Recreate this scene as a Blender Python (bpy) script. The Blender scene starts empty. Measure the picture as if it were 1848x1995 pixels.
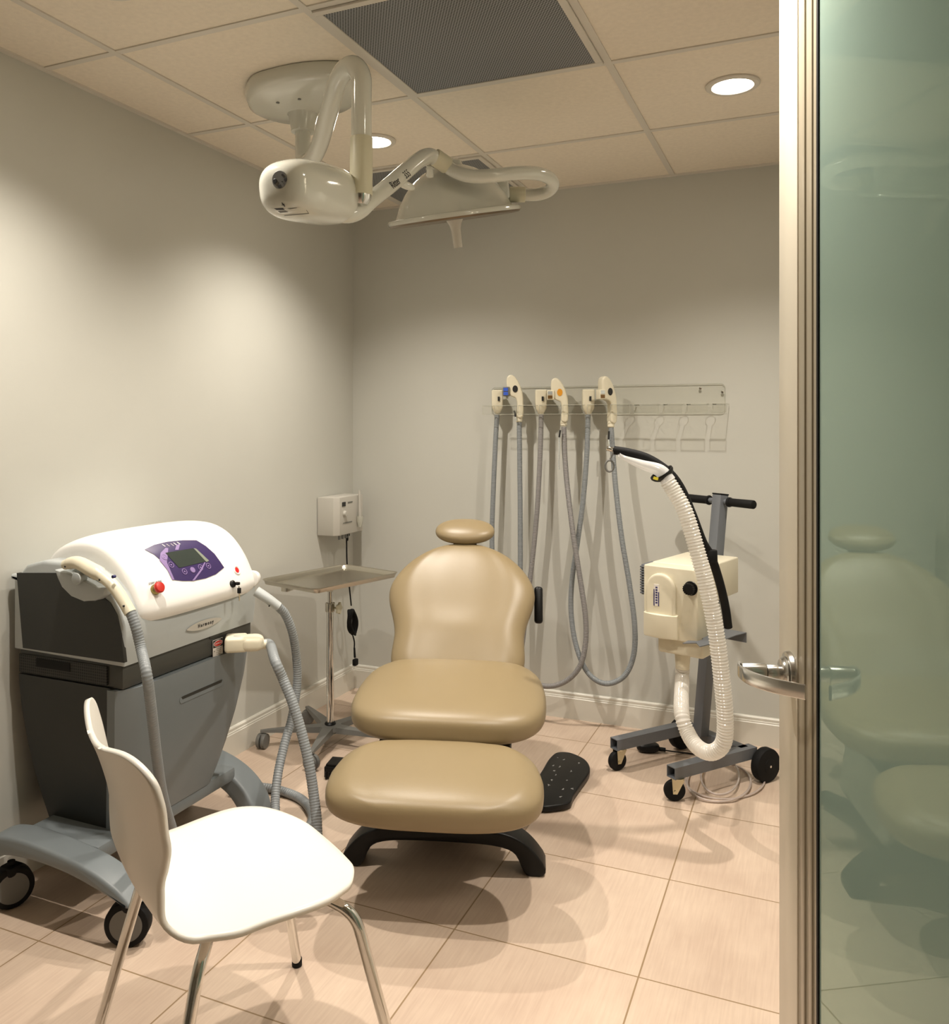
import bpy, bmesh, math, random
from mathutils import Vector, Matrix, Euler
random.seed(4)
PI = math.pi
R = math.radians
# ------------------------------------------------------------------ camera
FPX, CXP, PYP, YAW = 1660.0, 852.1, 826.15, -0.4163
EYE = Vector((2.3268, -4.1095, 1.4491))
FW = Vector((math.sin(YAW), math.cos(YAW), 0)); RT = Vector((math.cos(YAW), -math.sin(YAW), 0)); UP = Vector((0, 0, 1))
cam_d = bpy.data.cameras.new('camera'); cam = bpy.data.objects.new('camera', cam_d)
bpy.context.scene.collection.objects.link(cam)
cam_d.sensor_fit = 'HORIZONTAL'; cam_d.sensor_width = 36.0
cam_d.lens = 36.0*FPX/1848
cam_d.shift_x = (924-CXP)/1848
cam_d.shift_y = -(997.5-PYP)/1848
cam_d.clip_start = 0.02
cam.location = EYE; cam.rotation_euler = (PI/2, 0, -YAW)
bpy.context.scene.camera = cam
sc = bpy.context.scene
sc.view_settings.view_transform = 'Standard'; sc.view_settings.look = 'None'
sc.view_settings.gamma = 1.0; sc.view_settings.exposure = 0.0; sc.view_settings.use_curve_mapping = False
w = bpy.data.worlds.new('world'); sc.world = w; w.use_nodes = True
w.node_tree.nodes['Background'].inputs[0].default_value = (1.0, 0.95, 0.88, 1)
w.node_tree.nodes['Background'].inputs[1].default_value = 0.004
HC = 2.615                                   # ceiling height
CAN_W = 118.0                                 # strength of each recessed lamp
CANCOL = (1.0, 0.915, 0.81)

def ray(x, y): return FW + RT*((x-CXP)/FPX) - UP*((y-PYP)/FPX)
def at(x, y, X=None, Y=None, Z=None, D=None):
    d = ray(x, y)
    if X is not None: t = (X-EYE.x)/d.x
    elif Y is not None: t = (Y-EYE.y)/d.y
    elif Z is not None: t = (Z-EYE.z)/d.z
    else: t = D
    return EYE + d*t

# ------------------------------------------------------------------ materials
def lin(h):
    h = h.lstrip('#'); c = [int(h[i:i+2], 16)/255 for i in (0, 2, 4)]
    return tuple(x/12.92 if x <= 0.04045 else ((x+0.055)/1.055)**2.4 for x in c)+(1,)
class NT:
    def __init__(s, name):
        s.m = bpy.data.materials.new(name); s.m.use_nodes = True; s.t = s.m.node_tree
        s.b = s.t.nodes['Principled BSDF']; s.out = s.t.nodes['Material Output']
    def n(s, t, **k):
        x = s.t.nodes.new(t)
        for a, v in k.items():
            if hasattr(x, a): setattr(x, a, v)
        return x
    def l(s, a, b): s.t.links.new(a, b)
    def math(s, op, a, b=None, c=None):
        x = s.n('ShaderNodeMath', operation=op)
        for i, v in enumerate((a, b, c)):
            if v is None: continue
            if isinstance(v, (int, float)): x.inputs[i].default_value = v
            else: s.l(v, x.inputs[i])
        return x.outputs[0]
def mat(name, col, rough=0.5, metal=0.0, noise=0.0, nscale=20, bump=0.0, bscale=200, coat=0.0, spec=0.5, trans=0.0, sss=0.0, ior=1.5):
    k = NT(name); b = k.b
    c = lin(col) if isinstance(col, str) else tuple(col)+(1,)
    b.inputs['Base Color'].default_value = c
    b.inputs['Roughness'].default_value = rough; b.inputs['Metallic'].default_value = metal
    b.inputs['Specular IOR Level'].default_value = spec; b.inputs['Coat Weight'].default_value = coat
    b.inputs['Coat Roughness'].default_value = 0.08
    b.inputs['Transmission Weight'].default_value = trans; b.inputs['IOR'].default_value = ior
    tc = k.n('ShaderNodeTexCoord')
    if noise > 0:
        nz = k.n('ShaderNodeTexNoise'); nz.inputs['Scale'].default_value = nscale; nz.inputs['Detail'].default_value = 4
        k.l(tc.outputs['Object'], nz.inputs['Vector'])
        mx = k.n('ShaderNodeMix', data_type='RGBA')
        mx.inputs[6].default_value = tuple(x*(1-noise) for x in c[:3])+(1,)
        mx.inputs[7].default_value = tuple(min(1, x*(1+noise)) for x in c[:3])+(1,)
        k.l(nz.outputs['Fac'], mx.inputs[0]); k.l(mx.outputs[2], b.inputs['Base Color'])
    if bump > 0:
        nz = k.n('ShaderNodeTexNoise'); nz.inputs['Scale'].default_value = bscale; nz.inputs['Detail'].default_value = 3
        k.l(tc.outputs['Object'], nz.inputs['Vector'])
        bp = k.n('ShaderNodeBump'); bp.inputs['Strength'].default_value = bump; bp.inputs['Distance'].default_value = 0.002
        k.l(nz.outputs['Fac'], bp.inputs['Height']); k.l(bp.outputs['Normal'], b.inputs['Normal'])
    return k.m
M = {}
M['wall'] = mat('wall_paint', (0.555, 0.553, 0.505), 0.42, noise=0.03, nscale=3, bump=0.06, bscale=260, spec=0.35)
M['ctile'] = mat('ceiling_tile_board', (0.80, 0.72, 0.60), 0.9, noise=0.09, nscale=60, bump=0.5, bscale=420)
M['tee'] = mat('ceiling_tee_metal', (0.64, 0.60, 0.53), 0.5)
M['trim'] = mat('baseboard_paint', (0.66, 0.64, 0.57), 0.22, spec=0.6)
M['vinyl'] = mat('tan_vinyl', (0.26, 0.198, 0.108), 0.38, noise=0.04, nscale=6, bump=0.12, bscale=700, spec=0.5)
M['black'] = mat('black_plastic', (0.0035, 0.0035, 0.0035), 0.42, spec=0.3, bump=0.05)
M['rubber'] = mat('black_rubber', (0.005, 0.005, 0.005), 0.7, spec=0.25)
M['chrome'] = mat('chrome', (0.72, 0.71, 0.68), 0.07, metal=1)
M['steel'] = mat('brushed_steel', (0.56, 0.53, 0.46), 0.28, metal=1, bump=0.1, bscale=300)
M['satin'] = mat('satin_nickel', (0.62, 0.61, 0.58), 0.24, metal=1)
M['zinc'] = mat('yellow_zinc', (0.62, 0.58, 0.42), 0.25, metal=1)
M['white'] = mat('white_lacquer', (0.84, 0.83, 0.80), 0.35, coat=0.2)
M['whiteshell'] = mat('white_chair_lacquer', (0.80, 0.765, 0.69), 0.32)
M['enamel'] = mat('white_enamel', (0.62, 0.62, 0.55), 0.12, coat=0.6)
M['cream'] = mat('cream_plastic', (0.72, 0.67, 0.52), 0.38, noise=0.02)
M['creamd'] = mat('aged_cream_sleeve', (0.60, 0.57, 0.42), 0.45)
M['ltgray'] = mat('pale_gray_plastic', (0.44, 0.47, 0.47), 0.38, noise=0.02)
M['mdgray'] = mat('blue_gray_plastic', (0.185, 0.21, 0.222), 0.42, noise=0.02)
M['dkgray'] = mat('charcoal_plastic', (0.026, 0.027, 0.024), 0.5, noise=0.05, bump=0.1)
M['band'] = mat('dark_gray_band', (0.055, 0.056, 0.05), 0.45)
M['hose'] = mat('gray_hose', (0.235, 0.255, 0.265), 0.42)
M['hosew'] = mat('warm_gray_hose', (0.25, 0.24, 0.235), 0.42)
M['cart'] = mat('gray_powder_coat', (0.13, 0.14, 0.155), 0.38)
M['castgray'] = mat('gray_cast_base', (0.15, 0.15, 0.14), 0.4)
M['unit'] = mat('beige_instrument_case', (0.50, 0.48, 0.43), 0.45)
M['red'] = mat('red_plastic', (0.50, 0.02, 0.012), 0.3)
M['redm'] = mat('red_lens', (0.65, 0.02, 0.02), 0.2)
M['yellow'] = mat('yellow_print', (0.75, 0.65, 0.05), 0.5)
M['brassy'] = mat('button_collar', (0.35, 0.28, 0.10), 0.35, metal=1)
M['purple'] = mat('purple_panel', (0.036, 0.020, 0.095), 0.35)
M['lilac'] = mat('lilac_print', (0.26, 0.18, 0.38), 0.4)
M['lcd'] = mat('lcd_screen', (0.038, 0.048, 0.042), 0.15)
M['lcdedge'] = mat('lcd_edge', (0.22, 0.24, 0.19), 0.4)
M['ink'] = mat('black_ink', (0.015, 0.015, 0.015), 0.5)
M['inkg'] = mat('gray_ink', (0.16, 0.16, 0.14), 0.5)
M['label'] = mat('label_white', (0.75, 0.71, 0.66), 0.5)
M['labelred'] = mat('label_red', (0.55, 0.02, 0.01), 0.5)
M['navy'] = mat('navy_ink', (0.02, 0.02, 0.12), 0.5)
M['blue'] = mat('blue_window', (0.06, 0.13, 0.60), 0.15)
M['orange'] = mat('orange_sticker', (0.70, 0.30, 0.02), 0.5)
M['amber'] = mat('amber_window', (0.20, 0.11, 0.04), 0.2, metal=0.3)
M['mirrorw'] = mat('bright_window', (0.8, 0.85, 0.85), 0.1, metal=0.6)
M['pedal'] = mat('black_pedal', (0.004, 0.004, 0.004), 0.4, spec=0.3)
M['chalk'] = mat('white_pedal_marks', (0.45, 0.45, 0.45), 0.6)
M['darkside'] = mat('gap_black', (0.004, 0.004, 0.004), 0.9)
M['panelgray'] = mat('chair_side_cover', (0.45, 0.45, 0.40), 0.3)
M['doorpaint'] = mat('door_frame_paint', (0.66, 0.61, 0.50), 0.30, spec=0.5)
M['doortrim'] = mat('door_bead_paint', (0.36, 0.32, 0.24), 0.28)
M['bronze'] = mat('brown_lever', (0.16, 0.12, 0.075), 0.35, metal=0.6)
M['pink'] = mat('pinkish_cable', (0.52, 0.44, 0.40), 0.25, coat=0.5)

def glassy(name, col, rough, fac_diff, tint=(1, 1, 1)):
    k = NT(name); k.t.nodes.remove(k.b)
    tr = k.n('ShaderNodeBsdfTransparent'); tr.inputs[0].default_value = tuple(tint)+(1,)
    df = k.n('ShaderNodeBsdfDiffuse'); df.inputs[0].default_value = tuple(col)+(1,)
    gl = k.n('ShaderNodeBsdfGlossy'); gl.inputs['Roughness'].default_value = rough
    m1 = k.n('ShaderNodeMixShader'); m1.inputs[0].default_value = fac_diff
    k.l(tr.outputs[0], m1.inputs[1]); k.l(df.outputs[0], m1.inputs[2])
    fr = k.n('ShaderNodeFresnel'); fr.inputs[0].default_value = 1.4
    ge = k.n('ShaderNodeNewGeometry')
    m2 = k.n('ShaderNodeMixShader'); k.l(k.math('MULTIPLY', fr.outputs[0], k.math('SUBTRACT', 1.0, ge.outputs['Backfacing'])), m2.inputs[0])
    k.l(m1.outputs[0], m2.inputs[1]); k.l(gl.outputs[0], m2.inputs[2]); k.l(m2.outputs[0], k.out.inputs[0])
    return k.m
M['acrylic'] = glassy('clear_acrylic', (0.75, 0.75, 0.68), 0.05, 0.012, (0.985, 0.985, 0.975))
M['acredge'] = glassy('acrylic_edge', (0.62, 0.62, 0.54), 0.1, 0.6, (0.9, 0.9, 0.88))
def milky(name, col, clear):
    k = NT(name); k.t.nodes.remove(k.b)
    tr = k.n('ShaderNodeBsdfTransparent')
    df = k.n('ShaderNodeBsdfDiffuse'); df.inputs[0].default_value = tuple(col)+(1,)
    tl = k.n('ShaderNodeBsdfTranslucent'); tl.inputs[0].default_value = tuple(col)+(1,)
    gl = k.n('ShaderNodeBsdfGlossy'); gl.inputs['Roughness'].default_value = 0.15
    m0 = k.n('ShaderNodeMixShader'); m0.inputs[0].default_value = 0.45; k.l(df.outputs[0], m0.inputs[1]); k.l(tl.outputs[0], m0.inputs[2])
    m1 = k.n('ShaderNodeMixShader'); m1.inputs[0].default_value = clear; k.l(m0.outputs[0], m1.inputs[1]); k.l(tr.outputs[0], m1.inputs[2])
    m2 = k.n('ShaderNodeMixShader'); m2.inputs[0].default_value = 0.07; k.l(m1.outputs[0], m2.inputs[1]); k.l(gl.outputs[0], m2.inputs[2])
    k.l(m2.outputs[0], k.out.inputs[0]); return k.m
M['clearhose'] = milky('translucent_hose', (0.90, 0.88, 0.83), 0.22)
M['cleartube'] = milky('translucent_funnel', (0.93, 0.93, 0.92), 0.25)
M['softhandle'] = glassy('translucent_handle', (0.78, 0.74, 0.64), 0.15, 0.55)

def frosted():
    k = NT('frosted_green_glass'); k.t.nodes.remove(k.b)
    df = k.n('ShaderNodeBsdfDiffuse'); df.inputs[0].default_value = (0.40, 0.53, 0.47, 1)
    tl = k.n('ShaderNodeBsdfTranslucent'); tl.inputs[0].default_value = (0.40, 0.52, 0.43, 1)
    m1 = k.n('ShaderNodeMixShader'); m1.inputs[0].default_value = 0.4
    k.l(df.outputs[0], m1.inputs[1]); k.l(tl.outputs[0], m1.inputs[2])
    gl = k.n('ShaderNodeBsdfGlossy'); gl.inputs['Roughness'].default_value = 0.0; gl.inputs[0].default_value = (0.86, 1.0, 0.9, 1)
    fr = k.n('ShaderNodeFresnel'); fr.inputs[0].default_value = 1.5
    m2 = k.n('ShaderNodeMixShader'); k.l(fr.outputs[0], m2.inputs[0])
    k.l(m1.outputs[0], m2.inputs[1]); k.l(gl.outputs[0], m2.inputs[2]); k.l(m2.outputs[0], k.out.inputs[0])
    return k.m
M['frost'] = frosted()

def floor_mat():
    k = NT('porcelain_floor_tile'); b = k.b
    tc = k.n('ShaderNodeTexCoord'); sp = k.n('ShaderNodeSeparateXYZ'); k.l(tc.outputs['Object'], sp.inputs[0])
    T = 0.522
    def cell(o, off):
        v = k.math('ADD', o, off); v = k.math('DIVIDE', v, T)
        fr = k.math('FRACT', v); fl = k.math('FLOOR', v)
        d = k.math('MINIMUM', fr, k.math('SUBTRACT', 1.0, fr))
        return k.math('MULTIPLY', d, T), fl
    dx, ix = cell(sp.outputs[0], 10*T-1.905); dy, iy = cell(sp.outputs[1], 20*T+1.855)
    g = k.math('LESS_THAN', k.math('MINIMUM', dx, dy), 0.0022)
    # fine linen streaks running along Y, plus cloudy tone per tile
    mp = k.n('ShaderNodeMapping'); mp.inputs['Scale'].default_value = (140, 7, 1); k.l(tc.outputs['Object'], mp.inputs[0])
    st = k.n('ShaderNodeTexNoise'); st.inputs['Scale'].default_value = 1.0; st.inputs['Detail'].default_value = 5; k.l(mp.outputs[0], st.inputs['Vector'])
    cl = k.n('ShaderNodeTexNoise'); cl.inputs['Scale'].default_value = 4.5; cl.inputs['Detail'].default_value = 4; k.l(tc.outputs['Object'], cl.inputs['Vector'])
    wn = k.n('ShaderNodeTexWhiteNoise', noise_dimensions='2D'); cb = k.n('ShaderNodeCombineXYZ'); k.l(ix, cb.inputs[0]); k.l(iy, cb.inputs[1]); k.l(cb.outputs[0], wn.inputs['Vector'])
    f = k.math('ADD', k.math('MULTIPLY', st.outputs['Fac'], 0.45), k.math('MULTIPLY', cl.outputs['Fac'], 0.6))
    f = k.math('ADD', f, k.math('MULTIPLY', wn.outputs['Value'], 0.10))
    cr = k.n('ShaderNodeValToRGB'); e = cr.color_ramp.elements
    e[0].position = 0.35; e[0].color = (0.50, 0.375, 0.29, 1); e[1].position = 0.78; e[1].color = (0.66, 0.53, 0.415, 1)
    k.l(f, cr.inputs[0])
    mx = k.n('ShaderNodeMix', data_type='RGBA'); mx.inputs[7].default_value = (0.30, 0.205, 0.115, 1)
    k.l(g, mx.inputs[0]); k.l(cr.outputs[0], mx.inputs[6]); k.l(mx.outputs[2], b.inputs['Base Color'])
    b.inputs['Roughness'].default_value = 0.42; b.inputs['Specular IOR Level'].default_value = 0.35
    bp = k.n('ShaderNodeBump'); bp.inputs['Strength'].default_value = 0.6; bp.inputs['Distance'].default_value = 0.002
    k.l(k.math('SUBTRACT', 1.0, g), bp.inputs['Height']); k.l(bp.outputs['Normal'], b.inputs['Normal'])
    return k.m
M['floor'] = floor_mat()

def perf_mat():
    k = NT('perforated_grille'); b = k.b
    tc = k.n('ShaderNodeTexCoord'); sp = k.n('ShaderNodeSeparateXYZ'); k.l(tc.outputs['Object'], sp.inputs[0])
    P = 0.0088
    v = k.math('DIVIDE', sp.outputs[1], P*0.866); row = k.math('FLOOR', v)
    odd = k.math('MODULO', k.math('ABSOLUTE', row), 2.0)
    u = k.math('ADD', k.math('DIVIDE', sp.outputs[0], P), k.math('MULTIPLY', odd, 0.5))
    fu = k.math('SUBTRACT', k.math('FRACT', u), 0.5); fv = k.math('MULTIPLY', k.math('SUBTRACT', k.math('FRACT', v), 0.5), 0.866)
    d = k.math('SQRT', k.math('ADD', k.math('MULTIPLY', fu, fu), k.math('MULTIPLY', fv, fv)))
    h = k.math('LESS_THAN', d, 0.345)
    mx = k.n('ShaderNodeMix', data_type='RGBA'); mx.inputs[6].default_value = (0.30, 0.31, 0.32, 1); mx.inputs[7].default_value = (0.012, 0.012, 0.013, 1)
    k.l(h, mx.inputs[0]); k.l(mx.outputs[2], b.inputs['Base Color']); b.inputs['Roughness'].default_value = 0.4
    return k.m
M['perf'] = perf_mat()
def grid_mat():
    k = NT('fine_vent_mesh'); b = k.b
    tc = k.n('ShaderNodeTexCoord'); sp = k.n('ShaderNodeSeparateXYZ'); k.l(tc.outputs['Object'], sp.inputs[0])
    P = 0.0085
    fu = k.math('FRACT', k.math('DIVIDE', sp.outputs[0], P)); fv = k.math('FRACT', k.math('DIVIDE', sp.outputs[2], P))
    g = k.math('MAXIMUM', k.math('LESS_THAN', fu, 0.25), k.math('LESS_THAN', fv, 0.25))
    mx = k.n('ShaderNodeMix', data_type='RGBA'); mx.inputs[6].default_value = (0.004, 0.004, 0.004, 1); mx.inputs[7].default_value = (0.05, 0.048, 0.04, 1)
    k.l(g, mx.inputs[0]); k.l(mx.outputs[2], b.inputs['Base Color']); b.inputs['Roughness'].default_value = 0.6
    return k.m
M['mesh'] = grid_mat()
def emis(name, col, s):
    k = NT(name); k.b.inputs['Base Color'].default_value = (0.8, 0.8, 0.8, 1)
    k.b.inputs['Emission Color'].default_value = tuple(col)+(1,); k.b.inputs['Emission Strength'].default_value = s
    return k.m
M['lamp'] = emis('lit_lamp_lens', (1.0, 0.90, 0.74), 30.0)

# ------------------------------------------------------------------ geometry helpers
COL = sc.collection
WORLD = set()
def merge(bm, tmp, mx=None):
    if mx is not None: tmp.transform(mx)
    me = bpy.data.meshes.new('tmp'); tmp.to_mesh(me); tmp.free(); bm.from_mesh(me); bpy.data.meshes.remove(me)
def obj(name, bm, material, parent=None, sharp=35, sub=0, solid=0):
    bmesh.ops.recalc_face_normals(bm, faces=bm.faces)
    me = bpy.data.meshes.new(name); bm.to_mesh(me); bm.free()
    mats = material if isinstance(material, (list, tuple)) else [material]
    for m in mats: me.materials.append(M[m])
    me.polygons.foreach_set('use_smooth', [True]*len(me.polygons))
    me.set_sharp_from_angle(angle=R(sharp)); me.update()
    o = bpy.data.objects.new(name, me); COL.objects.link(o)
    if solid:
        s = o.modifiers.new('thick', 'SOLIDIFY'); s.thickness = solid; s.offset = 0
    if sub:
        s = o.modifiers.new('sub', 'SUBSURF'); s.levels = sub; s.render_levels = sub
    if parent is not None:
        o.parent = parent
        if parent.name in WORLD: o.matrix_parent_inverse = parent.matrix_basis.inverted()
    return o
def tag(o, label, cat, group=None, kind=None):
    o['label'] = label; o['category'] = cat
    if group: o['group'] = group
    if kind: o['kind'] = kind
    return o
def thing(name, label, cat, loc=(0, 0, 0), rotz=0, group=None, world=True):
    o = bpy.data.objects.new(name, None); COL.objects.link(o); o.empty_display_size = 0.1
    o.location = loc; o.rotation_euler = (0, 0, rotz); tag(o, label, cat, group)
    if world: WORLD.add(o.name)
    return o
def struct(name, bm, m, parent=None, **k):
    o = obj(name, bm, m, parent, **k)
    if parent is None: o['kind'] = 'structure'
    return o
def B(): return bmesh.new()
def box(bm, c, s, bevel=0.0, seg=2, mx=None, rot=None, taper=None):
    t = bmesh.new(); bmesh.ops.create_cube(t, size=1)
    for v in t.verts:
        v.co = Vector((v.co.x*s[0], v.co.y*s[1], v.co.z*s[2]))
        if taper and v.co.z < 0: v.co.x *= taper[0]; v.co.y *= taper[1]
    if bevel > 0: bmesh.ops.bevel(t, geom=list(t.edges), offset=bevel, segments=seg, affect='EDGES', profile=0.5)
    m4 = Matrix.Translation(Vector(c))
    if rot is not None: m4 = m4 @ rot.to_matrix().to_4x4()
    if mx is not None: m4 = mx @ m4
    merge(bm, t, m4); return bm
def frame(ax, hint=None):
    z = Vector(ax).normalized(); h = Vector(hint) if hint is not None else (Vector((0, 0, 1)) if abs(z.z) < 0.9 else Vector((0, 1, 0)))
    x = h.cross(z).normalized(); y = z.cross(x); return Matrix((x, y, z)).transposed()
def cyl(bm, p0, p1, r0, r1=None, seg=24, bevel=0.0, mx=None):
    p0, p1 = Vector(p0), Vector(p1); L = (p1-p0).length; r1 = r0 if r1 is None else r1
    prof = [(0, 0)]
    if bevel > 0: prof += [(r0-bevel, 0), (r0-bevel*0.3, bevel*0.3), (r0, bevel), (r1, L-bevel), (r1-bevel*0.3, L-bevel*0.3), (r1-bevel, L), (0, L)]
    else: prof += [(r0, 0), (r1, L), (0, L)]
    m4 = Matrix.Translation(p0) @ frame(p1-p0).to_4x4()
    if mx is not None: m4 = mx @ m4
    return lathe(bm, prof, m4, seg)
def lathe(bm, prof, mx=None, seg=32, sx=1.0, sy=1.0):
    t = bmesh.new(); rings = []
    for r, z in prof:
        if r <= 1e-6: rings.append([t.verts.new((0, 0, z))])
        else: rings.append([t.verts.new((sx*r*math.cos(2*PI*i/seg), sy*r*math.sin(2*PI*i/seg), z)) for i in range(seg)])
    for a, b in zip(rings, rings[1:]):
        if len(a) == 1 and len(b) == 1: continue
        for i in range(seg):
            j = (i+1) % seg
            if len(a) == 1: t.faces.new((a[0], b[i], b[j]))
            elif len(b) == 1: t.faces.new((a[i], a[j], b[0]))
            else: t.faces.new((a[i], a[j], b[j], b[i]))
    merge(bm, t, mx); return bm
def spline(pts, step=0.02, closed=False):
    P = [Vector(p) for p in pts]; n = len(P); out = []
    def g(i): return P[i % n] if closed else P[max(0, min(n-1, i))]
    segs = n if closed else n-1
    for i in range(segs):
        p0, p1, p2, p3 = g(i-1), g(i), g(i+1), g(i+2)
        if not closed and i == 0: p0 = p1*2-p2
        if not closed and i == n-2: p3 = p2*2-p1
        L = max(2, int((p2-p1).length/step))
        for j in range(L):
            t = j/L; t2, t3 = t*t, t*t*t
            out.append(0.5*((2*p1)+(p2-p0)*t+(2*p0-5*p1+4*p2-p3)*t2+(3*p1-p0-3*p2+p3)*t3))
    if not closed: out.append(P[-1].copy())
    return out
def fillet(pts, r, n=7):
    P = [Vector(p) for p in pts]; out = [P[0]]
    for i in range(1, len(P)-1):
        a, b, c = P[i-1], P[i], P[i+1]; d1 = (a-b); d2 = (c-b)
        rr = min(r[i-1] if isinstance(r, (list, tuple)) else r, d1.length*0.49, d2.length*0.49)
        s, e = b+d1.normalized()*rr, b+d2.normalized()*rr
        for j in range(n+1):
            t = j/n; out.append(s*(1-t)**2+b*2*t*(1-t)+e*t*t)
    out.append(P[-1]); return out
def tube(bm, pts, r, seg=16, cap=True, closed=False, flat=None):
    """sweep a circle; r number or function of (arc length, total)."""
    t = bmesh.new(); P = [Vector(p) for p in pts]; n = len(P)
    acc = [0.0]
    for i in range(1, n): acc.append(acc[-1]+(P[i]-P[i-1]).length)
    T = []
    for i in range(n):
        if closed: d = P[(i+1) % n]-P[i-1]
        else: d = P[min(n-1, i+1)]-P[max(0, i-1)]
        T.append(d.normalized() if d.length > 1e-9 else Vector((0, 0, 1)))
    u = frame(T[0]).col[0].copy(); rings = []
    for i in range(n):
        u = (u-T[i]*u.dot(T[i])).normalized(); v = T[i].cross(u)
        rr = r(acc[i], acc[-1]) if callable(r) else r
        fx = flat if flat else 1.0
        rings.append([t.verts.new(P[i]+(u*math.cos(2*PI*k/seg)+v*math.sin(2*PI*k/seg)*fx)*rr) for k in range(seg)])
    m = n if closed else n-1
    for i in range(m):
        a, b = rings[i], rings[(i+1) % n]
        for k in range(seg):
            j = (k+1) % seg; t.faces.new((a[k], a[j], b[j], b[k]))
    if cap and not closed:
        t.faces.new(rings[0][::-1]); t.faces.new(rings[-1])
    merge(bm, t); return bm
def rib(r, pitch, amp, tail=0.0):
    def f(s, L):
        if s < tail or s > L-tail: return r*1.02
        return r*(1+amp*math.cos(2*PI*s/pitch))
    return f
def prism(bm, poly, h, mx=None, bevel=0.0, seg=2):
    """polygon in local XY extruded z 0..h"""
    t = bmesh.new(); vs = [t.verts.new((p[0], p[1], 0)) for p in poly]; f = t.faces.new(vs)
    ex = bmesh.ops.extrude_face_region(t, geom=[f]); nv = [e for e in ex['geom'] if isinstance(e, bmesh.types.BMVert)]
    bmesh.ops.translate(t, verts=nv, vec=(0, 0, h))
    if bevel > 0:
        ed = [e for e in t.edges if abs(e.verts[0].co.z-e.verts[1].co.z) < 1e-6]
        bmesh.ops.bevel(t, geom=ed, offset=bevel, segments=seg, affect='EDGES', profile=0.5)
    merge(bm, t, mx); return bm
def cushion(bm, L, wf, th, n=3.0, m=3.0, e=2.6, mx=None, nt=44, ns=56, zf=None, drop=0.75, n2=None):
    """padded cushion along Y, half width wf(t), half thickness th; top/bottom superellipse"""
    t_ = bmesh.new(); rings = []
    def sgn(x): return -1 if x < 0 else 1
    for i in range(nt+1):
        a = -PI/2+PI*i/nt; t = math.sin(a)
        nn_ = n2 if (n2 and t > 0) else n; kw = max(0.0, 1-abs(t)**nn_)**(1/nn_); kt = max(0.0, 1-abs(t)**m)**(1/m)
        y = t*L/2
        if i in (0, nt): rings.append([t_.verts.new((0, y, 0))]); continue
        W = wf(t)*kw; Hh = th*kt; ring = []
        for j in range(ns):
            b = 2*PI*j/ns; c, s = math.cos(b), math.sin(b)
            x = W*sgn(c)*abs(c)**(2/e); z = Hh*sgn(s)*abs(s)**(2/e)
            if z < 0: z *= drop
            if zf: z += zf(x/max(W, 1e-6), t, z/th)
            ring.append(t_.verts.new((x, y, z)))
        rings.append(ring)
    for a, b in zip(rings, rings[1:]):
        for j in range(ns):
            k = (j+1) % ns
            if len(a) == 1: t_.faces.new((a[0], b[j], b[k]))
            elif len(b) == 1: t_.faces.new((a[j], a[k], b[0]))
            else: t_.faces.new((a[j], a[k], b[k], b[j]))
    merge(bm, t_, mx); return bm
def text(name, body, size, m, parent, mx, extrude=0.0006, sx=1.0, bold=0.0):
    cu = bpy.data.curves.new(name, 'FONT'); cu.body = body; cu.size = size; cu.extrude = extrude
    cu.align_x = 'CENTER'; cu.align_y = 'CENTER'; cu.offset = bold
    o = bpy.data.objects.new('t', cu); COL.objects.link(o)
    dg = bpy.context.evaluated_depsgraph_get(); dg.update()
    me = bpy.data.meshes.new_from_object(o.evaluated_get(dg)); bpy.data.objects.remove(o)
    bm = bmesh.new(); bm.from_mesh(me); bpy.data.meshes.remove(me)
    bm.transform(mx @ Matrix.Diagonal((sx, 1, 1, 1)))
    return obj(name, bm, m, parent)
def basis(o, x, y, z=None):
    x = Vector(x).normalized(); y = Vector(y); y = (y-x*y.dot(x)).normalized(); z = x.cross(y)
    return Matrix.Translation(Vector(o)) @ Matrix((x, y, z)).transposed().to_4x4()

# ================================================================== SETTING
XR, YF, YC = 2.62, -6.6, -6.6
XC = 4.3      # far side of the corridor beyond the door
bm = box(B(), (XC/2, YC/2, -0.05), (XC+0.3, -YC+0.3, 0.1)); struct('floor', bm, 'floor')
bm = box(B(), (XC/2, YC/2, HC+0.0545), (XC+0.3, -YC+0.3, 0.10)); ceil = struct('ceiling', bm, 'ctile')
bm = B()
GX = [0.3148+0.7015*i for i in range(4)]; GY = [-0.6636-0.7015*i for i in range(9)]
tw = 0.024
for x in GX: box(bm, (x, YC/2, HC+0.004), (tw, -YC, 0.008))
for y in GY: box(bm, (XR/2, y, HC+0.0045), (XR, tw, 0.008))
box(bm, (0.010, YC/2, HC+0.003), (0.02, -YC, 0.012)); box(bm, (XR/2, -0.010, HC+0.003), (XR, 0.02, 0.012))
obj('ceiling_grid', bm, 'tee', ceil)
bm = B(); box(bm, (-0.06, YC/2, HC/2+0.02), (0.12, -YC+0.24, HC+0.1)); struct('wall_left', bm, 'wall')
bm = B(); box(bm, (XR/2, 0.06, HC/2+0.02), (XR, 0.12, HC+0.1)); struct('wall_back', bm, 'wall')
DY0, DY1 = -3.38, -2.28     # doorway in the right wall
bm = B(); box(bm, (XR+0.06, (DY0+YC)/2, HC/2+0.02), (0.12, DY0-YC, HC+0.1)); box(bm, (XR+0.06, DY1/2, HC/2+0.02), (0.12, -DY1, HC+0.1))
box(bm, (XR+0.06, (DY0+DY1)/2, (2.59+HC+0.07)/2), (0.12, DY1-DY0, HC+0.07-2.59)); struct('wall_right', bm, 'wall')
bm = B(); box(bm, (XC/2, YC-0.06, HC/2+0.02), (XC+0.24, 0.12, HC+0.1)); struct('wall_front', bm, 'wall')
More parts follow.
